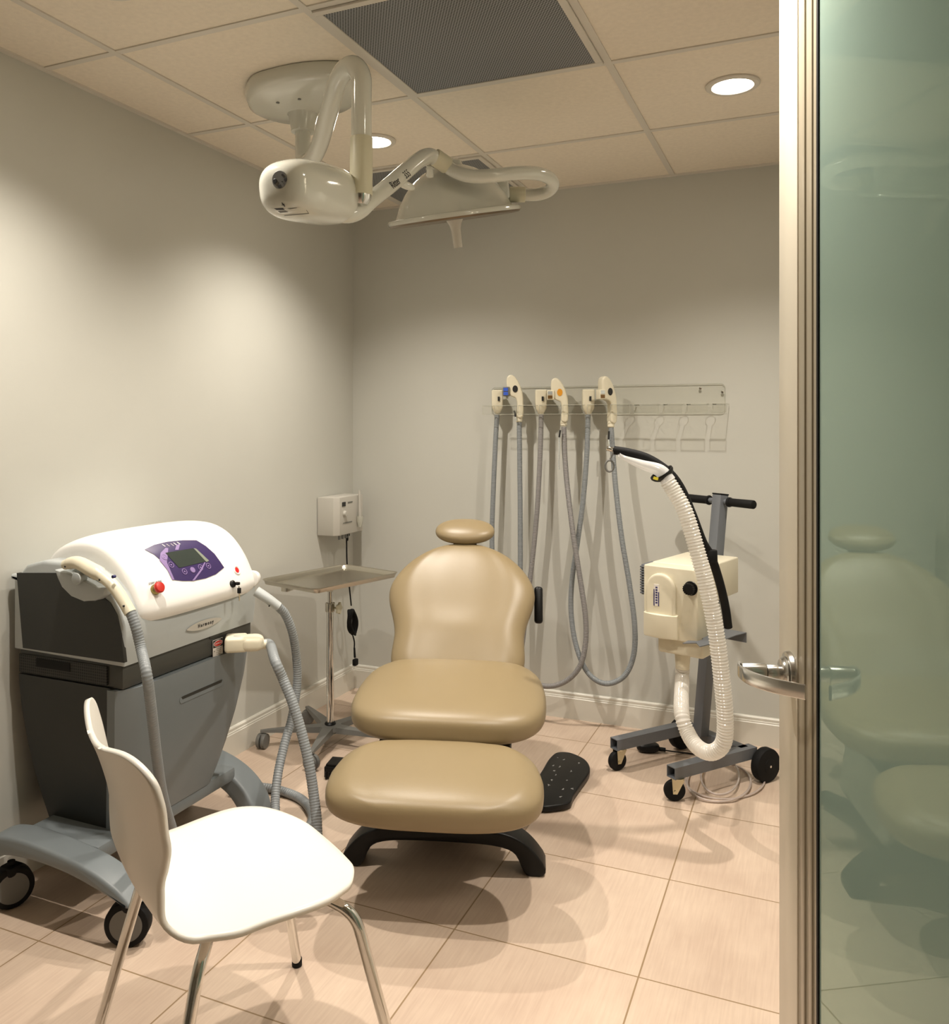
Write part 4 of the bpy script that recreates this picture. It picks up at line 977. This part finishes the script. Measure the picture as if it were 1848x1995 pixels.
lean = R(-5.6); pl0 = CM.inverted() @ at(1364, 1432, D=3.62); pl1 = CM.inverted() @ at(1403, 964, D=3.68)
bm = B(); ax = (pl1-pl0); mxp_ = CM @ Matrix.Translation((pl0+pl1)/2) @ frame(ax, (0, 1, 0)).to_4x4(); box(bm, (0, 0, 0), (0.048, 0.048, ax.length), 0.003, 2, mxp_); obj('post', bm, 'cart', cart)
bm = B(); box(bm, (0, 0, ax.length/2+0.003), (0.050, 0.050, 0.006), 0.002, 2, mxp_); obj('post_cap', bm, 'rubber', cart)
hb0 = pl1-Vector((0, 0, 0.028))
bm = B(); cyl(bm, CM @ (hb0+Vector((-0.075, 0, 0))), CM @ (hb0+Vector((0.06, 0, 0))), 0.0115); obj('handlebar', bm, 'cart', cart)
for s, a, b in ((-1, 0.06, 0.22), (1, 0.045, 0.18)):
    bm = B(); cyl(bm, CM @ (hb0+Vector((s*a, 0, 0))), CM @ (hb0+Vector((s*b, 0, 0))), 0.0175, 0.0185, 24, 0.005); cyl(bm, CM @ (hb0+Vector((s*a, 0, 0))), CM @ (hb0+Vector((s*(a+0.012), 0, 0))), 0.0215, 0.0205, 24, 0.003); obj('grip', bm, 'rubber', cart)
for x, y, sw in ((-0.165, 0.0, -0.1), (0.165, 0.0, -0.6)):
    c = Vector((x, y-0.012, 0.041)); n = Vector((math.cos(sw), math.sin(sw), 0)); f_ = Vector((-n.y, n.x, 0))
    bm = B(); cyl(bm, CM @ (c-n*0.013), CM @ (c+n*0.013), 0.041, 0.041, 36, 0.008); o = obj('caster', bm, 'rubber', cart)
    bm = B(); cyl(bm, CM @ (c+f_*0.012+Vector((0, 0, 0.045))), CM @ (c+f_*0.012+Vector((0, 0, 0.050))), 0.026, 0.026, 24)
    for s in (-1, 1):
        p3 = [(-0.012, 0.012), (0.012, -0.002), (0.008, -0.010), (-0.004, -0.012)]
        mq = CM @ Matrix.Translation(c+n*(0.016*s)) @ Matrix((f_, Vector((0, 0, 1)), n*1.0)).transposed().to_4x4()
        prism(bm, [(-0.008, -0.010), (0.008, -0.010), (0.036, 0.046), (-0.012, 0.046)], 0.0022, mq)
    cyl(bm, CM @ (c-n*0.02), CM @ (c+n*0.022), 0.005); obj('fork', bm, 'zinc', o)
for x, y in ((0.212, 0.44), (-0.212, 0.40)):
    c = Vector((x, y, 0.068)); bm = B(); cyl(bm, CM @ (c-Vector((0.02, 0, 0))), CM @ (c+Vector((0.02, 0, 0))), 0.068, 0.068, 44, 0.008)
    cyl(bm, CM @ (c+Vector((0.018, 0, 0))), CM @ (c+Vector((0.024, 0, 0))), 0.045, 0.030, 32, 0.002); o = obj('wheel', bm, 'rubber', cart)
    bm = B(); cyl(bm, CM @ (c-Vector((0.04, 0, 0))), CM @ (c+Vector((0.027, 0, 0))), 0.005); obj('axle', bm, 'chrome', o)
# vacuum body
VB = Matrix.Translation((1.872, -0.50, 0)) @ Matrix.Rotation(R(-16), 4, 'Z')
def vb(bm, c, s, bev=0.006, rot=None, seg=3): return box(bm, c, s, bev, seg, VB, rot)
bm = B(); vb(bm, (-0.008, 0.05, 0.815), (0.228, 0.34, 0.15)); vb(bm, (-0.010, -0.115, 0.745), (0.224, 0.16, 0.285)); vb(bm, (-0.125, -0.09, 0.69), (0.04, 0.09, 0.18), 0.004)
hsg = obj('vacuum_housing', bm, 'cream', cart)
bm = B(); dmx = VB @ Matrix.Translation((-0.045, -0.190, 0)) @ Matrix((Vector((1, 0, 0)), Vector((0, 0, 1)), Vector((0, -1, 0)))).transposed().to_4x4()
poly = [(-0.062, 0.62)]+[(0.062, 0.62)]+[(0.062*math.cos(a), 0.800+0.062*math.sin(a)) for a in [PI*i/14 for i in range(15)]]
prism(bm, poly, 0.022, dmx, 0.012, 4); blg = obj('filter_door', bm, 'cream', cart)
bm = B(); rgs = []
for z, a in ((0.705, 0), (0.700, 1), (0.62, 1), (0.61, 0.9)):
    rgs.append([VB @ Vector((-0.045+x, -0.190-0.028*(1-(x/0.08)**2)*a-0.012*a, z)) for x in [-0.07+0.14*i/12 for i in range(13)]]+[VB @ Vector((0.025, -0.185, z)), VB @ Vector((-0.115, -0.185, z))])
loft(bm, rgs); obj('canister_front', bm, 'cream', blg)
bm = B(); vb(bm, (-0.058, -0.2125, 0.775), (0.022, 0.002, 0.085), 0.0005, None, 1); lab = obj('maker_label', bm, 'label', blg)
bm = B(); vb(bm, (-0.068, -0.2138, 0.765), (0.004, 0.001, 0.065), 0, None, 1); vb(bm, (-0.049, -0.2138, 0.760), (0.004, 0.001, 0.055), 0, None, 1)
for k in range(7): vb(bm, (-0.058, -0.2138, 0.805-0.010*k), (0.008, 0.001, 0.006), 0, None, 1)
obj('label_print', bm, 'navy', lab)
bm = B(); lathe(bm, [(0, 0), (0.028, 0.0), (0.026, 0.003), (0, 0.004)], VB @ Matrix.Translation((0.075, -0.195, 0.815)) @ Matrix.Rotation(R(90), 4, 'X'), 32)
poly = [((0.022+0.0015*math.cos(16*a))*math.cos(a), (0.022+0.0015*math.cos(16*a))*math.sin(a)) for a in [2*PI*i/96 for i in range(96)]]
prism(bm, poly, 0.024, VB @ Matrix.Translation((0.075, -0.198, 0.815)) @ Matrix.Rotation(R(90), 4, 'X'), 0.002); obj('dial', bm, 'black', hsg)
bm = B(); vb(bm, (-0.145, -0.085, 0.815), (0.035, 0.10, 0.125), 0.004)
for k in range(11): vb(bm, (-0.150, -0.09, 0.762+0.0105*k), (0.030, 0.106, 0.0072), 0.0025, None, 2)
obj('louvred_grille', bm, 'cart', hsg)
bm = B(); vb(bm, (0.02, -0.085, 0.575), (0.19, 0.17, 0.07), 0.012); cyl(bm, VB @ Vector((0.0, -0.10, 0.55)), VB @ Vector((0.0, -0.10, 0.47)), 0.032, 0.027, 28, 0.003); obj('inlet_funnel', bm, 'cream', hsg)
# bracket shelf
bk = thing_b = None
bc = at(1385, 1248, D=3.20)
bm = B(); br_ax = (at(1440, 1224, Z=0.615)-at(1330, 1264, Z=0.615)); bmx = basis(at(1386, 1243, Z=0.615), br_ax, UP.cross(br_ax))
prism(bm, [(-0.16, -0.035), (-0.06, -0.05), (0.10, -0.05), (0.17, -0.06), (0.17, 0.05), (0.08, 0.05), (-0.02, 0.035), (-0.05, 0.01), (-0.09, 0.01), (-0.11, 0.04), (-0.16, 0.035), (-0.12, 0.0)], 0.003, bmx, 0.0)
box(bm, (0.17, -0.005, -0.018), (0.003, 0.11, 0.04), 0, 1, bmx); box(bm, (0.06, 0.07, -0.02), (0.05, 0.10, 0.004), 0, 1, bmx); obj('hose_bracket', bm, 'cart', cart)
# big clear hose
hs_ = hose_pts([(1326, 1290, 3.17), (1325, 1340, 3.17), (1327, 1385, 3.15), (1338, 1425, 3.10), (1358, 1455, 3.02), (1385, 1466, 2.95), (1408, 1448, 2.90), (1412, 1400, 2.88), (1405, 1320, 2.87), (1394, 1230, 2.87), (1378, 1150, 2.88), (1358, 1075, 2.90), (1335, 1000, 2.92), (1314, 960, 2.94), (1300, 938, 2.95)])
hs_[0] = VB @ Vector((0.0, -0.10, 0.485)); hs_[1] = VB @ Vector((-0.001, -0.102, 0.43))
evh = thing('suction_hose', 'translucent white corrugated suction hose looping beside the cart up to a black arm', 'hose', hs_[5])
bm = tube(B(), spline(hs_, 0.0022), rib(0.0262, 0.0105, 0.075), 22, cap=False); obj('corrugated_hose', bm, 'clearhose', evh)
fn = [at(x, y, D=d) for x, y, d in ((1302, 938, 2.95), (1285, 917, 2.96), (1250, 905, 2.98), (1215, 892, 3.0), (1205, 885, 3.0))]
bm = tube(B(), spline(fn, 0.008), lambda s, L: 0.026-0.020*(s/L)**1.2, 18, cap=False); obj('clear_nozzle', bm, 'cleartube', evh)
# black flexible arm
ar = [at(x, y, D=d) for x, y, d in ((1195, 877, 3.02), (1225, 882, 3.01), (1262, 893, 3.0), (1300, 918, 2.99), (1325, 950, 2.99), (1347, 1000, 3.0), (1368, 1055, 3.02), (1385, 1085, 3.04), (1400, 1130, 3.08), (1412, 1180, 3.12), (1418, 1222, 3.14))]
arm_t = thing('flexible_arm', 'black padded flexible arm holding the suction hose, standing on the cart bracket', 'arm', ar[-1])
bm = tube(B(), spline(ar, 0.01), 0.0155, 18); obj('foam_sleeve', bm, 'rubber', arm_t)
p = at(1385, 1083, D=3.03); bm = B(); cyl(bm, p-Vector((0, 0, 0.02)), p+Vector((0, 0, 0.022)), 0.022, 0.021, 20, 0.004); obj('joint_band', bm, 'rubber', arm_t)
bm = B(); cyl(bm, at(1181, 873, D=3.02), at(1198, 878, D=3.02), 0.0085, 0.009, 18, 0.001); tip_ = obj('metal_tip', bm, 'chrome', arm_t)
lp = at(1187, 908, D=3.01)
ring = [lp+RT*(0.015*math.cos(a))+UP*(0.020*math.sin(a)) for a in [2*PI*i/28 for i in range(28)]]
bm = tube(B(), ring, 0.0035, 8, closed=True, cap=False); tube(bm, [lp+UP*0.02, at(1195, 880, D=3.01)], 0.003, 8); obj('tether_loop', bm, 'castgray', arm_t)
sm = basis(at(1291, 925, D=2.965), (at(1303, 918, D=2.97)-at(1281, 934, D=2.96)), UP)
bm = B(); tube(bm, [sm @ Vector((0.034*math.cos(a), 0.0, 0.029*math.sin(a))) for a in [2*PI*i/36 for i in range(36)]], 0.006, 8, closed=True, cap=False, flat=2.4); stp = obj('hook_strap', bm, 'black', arm_t)
bm = B(); q = at(1277, 932, D=2.905); box(bm, (0, 0, 0), (0.016, 0.010, 0.003), 0, 1, basis(q, RT-UP*0.25, UP)); yl = obj('strap_tag', bm, 'yellow', stp)
# clear air line coils on the floor
ca = thing('air_line', 'thin clear braided tubing coiled on the floor under the cart', 'tubing', at(1400, 1520, Z=0))
bm = B()
def ell(cx_, cy_, a, b, z, n=60, ph=0, tur=1.0): return [at(cx_+a*math.cos(t), cy_+b*math.sin(t), Z=z+0.004*math.sin(3*t)) for t in [ph+2*PI*tur*i/n for i in range(n+1)]]
tube(bm, ell(1402, 1512, 37, 36, 0.020), 0.0042, 8); tube(bm, ell(1400, 1524, 62, 38, 0.010, ph=0.4), 0.0042, 8); tube(bm, ell(1412, 1517, 78, 40, 0.006, ph=-0.6, tur=0.6), 0.0036, 8)
obj('tubing_coil', bm, 'pink', ca)
# black power strip / plug under the cart
pg = thing('foot_switch', 'small black oval foot switch lying on the floor under the smoke evacuator cart', 'foot switch', at(1265, 1472, Z=0))
pgm = basis(at(1262, 1464, Z=0.0), at(1296, 1466, Z=0)-at(1245, 1461, Z=0), UP.cross(at(1296, 1466, Z=0)-at(1245, 1461, Z=0)))
bm = B(); cushion(bm, 0.10, lambda t: 0.036-0.006*t, 0.022, 2.6, 2.6, 3, pgm @ Matrix.Translation((0, 0, 0.020)) @ Matrix.Rotation(R(-90), 4, 'Z'), drop=0.85); obj('body', bm, 'black', pg)
bm = tube(B(), [pgm @ Vector((0.045, 0, 0.016)), pgm @ Vector((0.075, 0, 0.014))], 0.009, 12); tube(bm, spline([pgm @ Vector((0.07, 0, 0.012)), pgm @ Vector((0.14, 0.01, 0.006)), pgm @ Vector((0.30, 0.0, 0.005))], 0.02), 0.003, 8); obj('cable', bm, 'rubber', pg)

# ================================================================== PEDALS BY THE CHAIR
pd = thing('foot_control', 'flat black foot control plate with white symbols, right of the chair', 'foot pedal', at(1105, 1525, Z=0))
zp = 0.030
out = [at(x, y, Z=zp) for x, y in ((1060, 1492), (1072, 1474), (1085, 1465), (1108, 1465), (1130, 1473), (1143, 1482), (1149, 1495), (1145, 1508), (1128, 1532), (1117, 1548), (1110, 1562), (1085, 1568), (1050, 1568), (1035, 1540))]
out2 = spline(out, 0.012, closed=True)
bm = prism(B(), [(p.x, p.y) for p in out2], zp-0.006, Matrix.Translation((0, 0, 0.006)), 0.007, 3); obj('plate', bm, 'pedal', pd, sharp=50)
bm = B(); rs2 = random.Random(2)
for x, y in ((1086, 1476), (1098, 1480), (1127, 1487), (1077, 1492), (1090, 1494), (1112, 1503), (1079, 1502), (1082, 1510), (1104, 1520), (1096, 1538), (1068, 1530), (1114, 1537), (1091, 1553), (1074, 1520)):
    p = at(x, y, Z=zp+0.0004); a = rs2.uniform(0, PI)
    for k in range(rs2.choice((1, 2, 2))):
        box(bm, p+Vector((0, 0.006*k, 0)), (rs2.uniform(0.005, 0.014), 0.0022, 0.0008), rot=Euler((0, 0, a+0.9*k)))
obj('symbols', bm, 'chalk', pd)
fc = at(668, 1512, Z=0); lf = thing('foot_switch', 'black ribbed foot switch on the floor, half hidden left of the chair footrest', 'foot switch', fc)
fm_ = Matrix.Translation((fc.x, fc.y, 0)) @ Matrix.Rotation(R(12), 4, 'Z')
bm = B(); box(bm, (0, 0, 0.030), (0.13, 0.10, 0.045), 0.004, 2, fm_); box(bm, (0, 0, 0.056), (0.12, 0.085, 0.01), 0.003, 2, fm_)
for k in range(9): box(bm, (-0.056+0.014*k, -0.051, 0.018), (0.006, 0.006, 0.03), 0.001, 1, fm_)
obj('body', bm, 'black', lf)

# ================================================================== CEILING EXAM LAMP
DPole = 3.06
pa = at(590, 300, D=DPole); lx_, ly_ = pa.x, pa.y
el = thing('exam_lamp', 'white jointed examination lamp hanging from the ceiling above the exam chair', 'exam lamp', (lx_, ly_, HC))
zpl = HC-0.055
ctr = [(480, 205), (478, 190), (492, 172), (530, 160), (580, 150), (640, 146), (700, 152), (716, 175), (690, 208), (650, 224), (600, 238), (560, 242), (515, 232), (490, 220)]
pts = [at(x, y, Z=zpl+0.01) for x, y in ctr]; pts = spline(pts, 0.02, closed=True)
cen = sum(pts, Vector())/len(pts)
bm = loft(B(), [[(cen.x+(p.x-cen.x)*k, cen.y+(p.y-cen.y)*k, z) for p in pts] for k, z in ((0.98, HC+0.002), (1.0, HC-0.01), (1.0, HC-0.03), (0.97, HC-0.045), (0.90, HC-0.054), (0.5, HC-0.056))]); mt = obj('ceiling_mount', bm, 'enamel', el, sharp=50)
for x, y in ((541, 200), (583, 193)):
    p = at(x, y, Z=HC-0.0565); bm = B(); cyl(bm, p, p-Vector((0, 0, 0.002)), 0.006); obj('screw', bm, 'castgray', mt)
bm = B(); lathe(bm, [(0.062, HC-0.05), (0.052, HC-0.06), (0.044, HC-0.10), (0.042, HC-0.118), (0, HC-0.118)], Matrix.Translation((lx_, ly_, 0)), 36); obj('pole_collar', bm, 'enamel', el)
zlow = pa.z-0.02
P = lambda x, y, d: at(x, y, D=d)
# pole drops, turns and climbs into the hooked arm
hook = [Vector((lx_, ly_, HC-0.11)), Vector((lx_, ly_, zlow+0.08)), P(592, 312, 3.02), P(606, 312, 2.92), P(622, 282, 2.80), P(640, 220, 2.62), P(655, 165, 2.50), P(672, 136, 2.44), P(690, 129, 2.40), (P(703, 150, 2.38)), P(704, 190, 2.38), P(704, 290, 2.38)]
bm = tube(B(), spline(hook, 0.01), lambda s, L: 0.0275+0.001*min(1, s/0.3), 28); obj('hook_arm', bm, 'enamel', el, sharp=60)
bm = B(); cyl(bm, P(704, 268, 2.38), P(703, 381, 2.38), 0.0315, 0.032, 36, 0.002); slv = obj('sleeve', bm, 'creamd', el)
bm = B(); lathe(bm, [(0.030, 0), (0.028, -0.012), (0.018, -0.026), (0, -0.030)], Matrix.Translation(P(703, 381, 2.38)), 28); obj('pivot_ball', bm, 'chrome', slv)
arm1 = [P(600, 392, 2.30), P(650, 412, 2.36), P(676, 418, 2.38), P(700, 410, 2.40), P(722, 390, 2.43), P(760, 360, 2.50), P(800, 325, 2.58), P(822, 308, 2.63), P(838, 304, 2.67), P(852, 312, 2.70)]
bm = tube(B(), spline(arm1, 0.01), 0.0245, 28); a1_ = obj('lower_arm', bm, 'enamel', el, sharp=60)
# lettering on the arm
ta, tb = P(772, 363, 2.49), P(797, 343, 2.54)
arm_bvh = BVHTree.FromPolygons([v.co.copy() for v in a1_.data.vertices], [tuple(p.vertices) for p in a1_.data.polygons])
def arm_text(s, px, py, d, size, name):
    q_ = arm_bvh.ray_cast(EYE, ray(px, py).normalized()); c = (q_[0]-ray(px, py).normalized()*0.002) if q_[0] is not None else P(px, py, d-0.0265); ax = (P(822, 308, 2.63)-P(722, 390, 2.43)).normalized(); vw = -ray(px, py).normalized()
    yv = vw.cross(ax).normalized(); text(name, s, size, 'ink', a1_, basis(c, ax, yv), 0.0004, 0.60, 0.0)
arm_text('Ritter', 770, 356.5, 2.515, 0.032, 'arm_lettering'); arm_text('355', 792.5, 339.5, 2.55, 0.032, 'arm_number')
bm = B(); cushion(bm, 0.085, lambda t: 0.012, 0.014, 2.2, 2.2, 2, basis(P(791, 361, 2.56), UP, (P(822, 308, 2.63)-P(722, 390, 2.43)))); obj('arm_knob', bm, 'enamel', a1_)
# switch housing (big rounded body at the end of the arm)
e0, e1 = P(541, 364, 2.16), P(672, 388, 2.44)
ax = (e1-e0); hm_ = basis((e0+e1)/2, UP.cross(ax), ax)
bm = B(); LH = ax.length+0.02
def hwid(t): return 0.088-0.022*max(0, t)**1.5
zax = hm_.to_3x3().col[2]
bm = cushion(B(), LH, hwid, 0.079, 3.6, 3.6, 2.6, hm_, drop=1.0); hs2 = obj('switch_housing', bm, 'enamel', el, sharp=60)
hb_ = BVHTree.FromPolygons([v.co.copy() for v in hs2.data.vertices], [tuple(p.vertices) for p in hs2.data.polygons])
def on_h(px, py, off=0.0):
    d = ray(px, py).normalized(); h = hb_.ray_cast(EYE, d)
    if h[0] is None: return P(px, py, 2.2), -d
    n = h[1] if h[1].dot(d) < 0 else -h[1]; return h[0]+n*off, n
p, n = on_h(544, 350); fm = Matrix.Translation(p) @ frame(n).to_4x4()
bm = B(); lathe(bm, [(0, 0.001), (0.0215, 0.001), (0.0225, 0.0), (0.0225, -0.008), (0, -0.008)], fm, 32); dsk = obj('socket_disc', bm, 'castgray', hs2)
for x, y, r in ((536, 353, 0.0065), (551, 341, 0.0032), (557, 350, 0.005), (545, 363, 0.005), (550, 354, 0.0014)):
    q, n2 = on_h(x, y); q = p+(q-p)-n*((q-p).dot(n)); bm = B(); lathe(bm, [(0, 0.0025), (r*0.8, 0.0025), (r, 0.001)], Matrix.Translation(q) @ frame(n).to_4x4(), 16); obj('socket_hole', bm, 'ink', dsk)
def hdecal(name, quad, m):
    bm = B(); n_ = 4; g_ = []
    for i in range(n_+1):
        row = []
        for j in range(n_+1):
            u, v = i/n_, j/n_
            x = (quad[0][0]*(1-u)+quad[1][0]*u)*(1-v)+(quad[3][0]*(1-u)+quad[2][0]*u)*v
            y = (quad[0][1]*(1-u)+quad[1][1]*u)*(1-v)+(quad[3][1]*(1-u)+quad[2][1]*u)*v
            row.append(bm.verts.new(on_h(x, y, 0.0008)[0]))
        g_.append(row)
    for i in range(n_):
        for j in range(n_): bm.faces.new((g_[i][j], g_[i+1][j], g_[i+1][j+1], g_[i][j+1]))
    return obj(name, bm, m, hs2, sharp=60)
hdecal('rating_print', [(534, 406), (551, 405), (555, 408.5), (539, 409)], 'ink')
hdecal('rating_print', [(541, 411), (556, 410), (562, 413), (546, 414.5)], 'inkg')
hdecal('rating_print', [(559, 406), (578, 404), (578, 405), (565, 407.5)], 'inkg')
hdecal('rating_line', [(553, 419), (601, 415), (601, 416.2), (554, 420.2)], 'inkg'); hdecal('rating_line', [(596, 409), (597, 408.4), (602, 416), (601, 416.5)], 'inkg')
hdecal('arrow_mark', [(548, 395), (550, 394.5), (556, 402), (554, 402.5)], 'ink'); hdecal('arrow_mark', [(548, 399), (553, 397), (555, 398), (550, 400)], 'ink')
# second joint, S-shaped arm and lamp head
bm = B(); cyl(bm, P(845, 305, 2.685), P(871, 323, 2.715), 0.0275, 0.0275, 32, 0.003); obj('joint_sleeve', bm, 'creamd', el)
bm = B(); cyl(bm, P(837, 322, 2.70), P(838, 345, 2.72), 0.011, 0.012, 20, 0.002); cyl(bm, P(838, 328, 2.705), P(838, 331, 2.705), 0.014, 0.014, 20, 0.001); obj('lock_screw', bm, 'enamel', el)
arm2 = [P(860, 315, 2.73), P(880, 331, 2.71), P(905, 341, 2.68), P(935, 344, 2.67), P(970, 341, 2.67), P(1010, 337, 2.70), P(1045, 338, 2.75), P(1068, 346, 2.81), P(1077, 359, 2.86), P(1068, 372, 2.90), P(1045, 379, 2.92), P(1012, 379, 2.93)]
bm = tube(B(), spline(arm2, 0.01), 0.0215, 26); obj('upper_arm', bm, 'enamel', el, sharp=60)
bm = B(); cyl(bm, P(1023, 379, 2.928), P(992, 379, 2.93), 0.026, 0.0265, 32, 0.003); obj('joint_sleeve', bm, 'creamd', el)
hc = P(885, 425, 2.92); rv = ray(885, 425).normalized(); upr = (UP*math.cos(R(7.2))-RT*math.sin(R(7.2))); A = (upr-rv*upr.dot(rv)).normalized(); A = (A+rv*0.02).normalized()
hmx = basis(hc, (RT-A*RT.dot(A)), A.cross(RT))
if hmx.to_3x3().col[2].dot(A) < 0: print('flip')
rad = 130*2.92/FPX
bm = B(); lathe(bm, [(rad, 0.0), (rad, 0.010), (rad*0.985, 0.015), (rad*0.88, 0.018), (rad*0.86, 0.026), (rad*0.80, 0.060), (rad*0.70, 0.095), (rad*0.56, 0.130), (rad*0.40, 0.155), (rad*0.22, 0.172), (rad*0.2, 0.188), (rad*0.1, 0.196), (0, 0.197)], hmx, 64); sh = obj('lamp_head', bm, 'enamel', el, sharp=40)
bm = B(); lathe(bm, [(rad*0.99, 0.0), (rad*0.97, -0.006), (rad*0.90, -0.008), (0, -0.004)], hmx, 64); obj('lamp_lens', bm, 'bronze', sh)
bm = B(); box(bm, (rad*0.70, 0, 0.075), (0.07, 0.07, 0.075), 0.012, 3, hmx); box(bm, (rad*0.60, 0, 0.10), (0.10, 0.05, 0.03), 0.01, 2, hmx); obj('head_bracket', bm, 'enamel', sh)
bm = B(); lathe(bm, [(0.030, -0.006), (0.022, -0.020), (0.017, -0.040), (0.0155, -0.100), (0, -0.100)], hmx @ Matrix.Translation((0.0, 0, 0)), 24); obj('sterile_handle', bm, 'softhandle', sh)
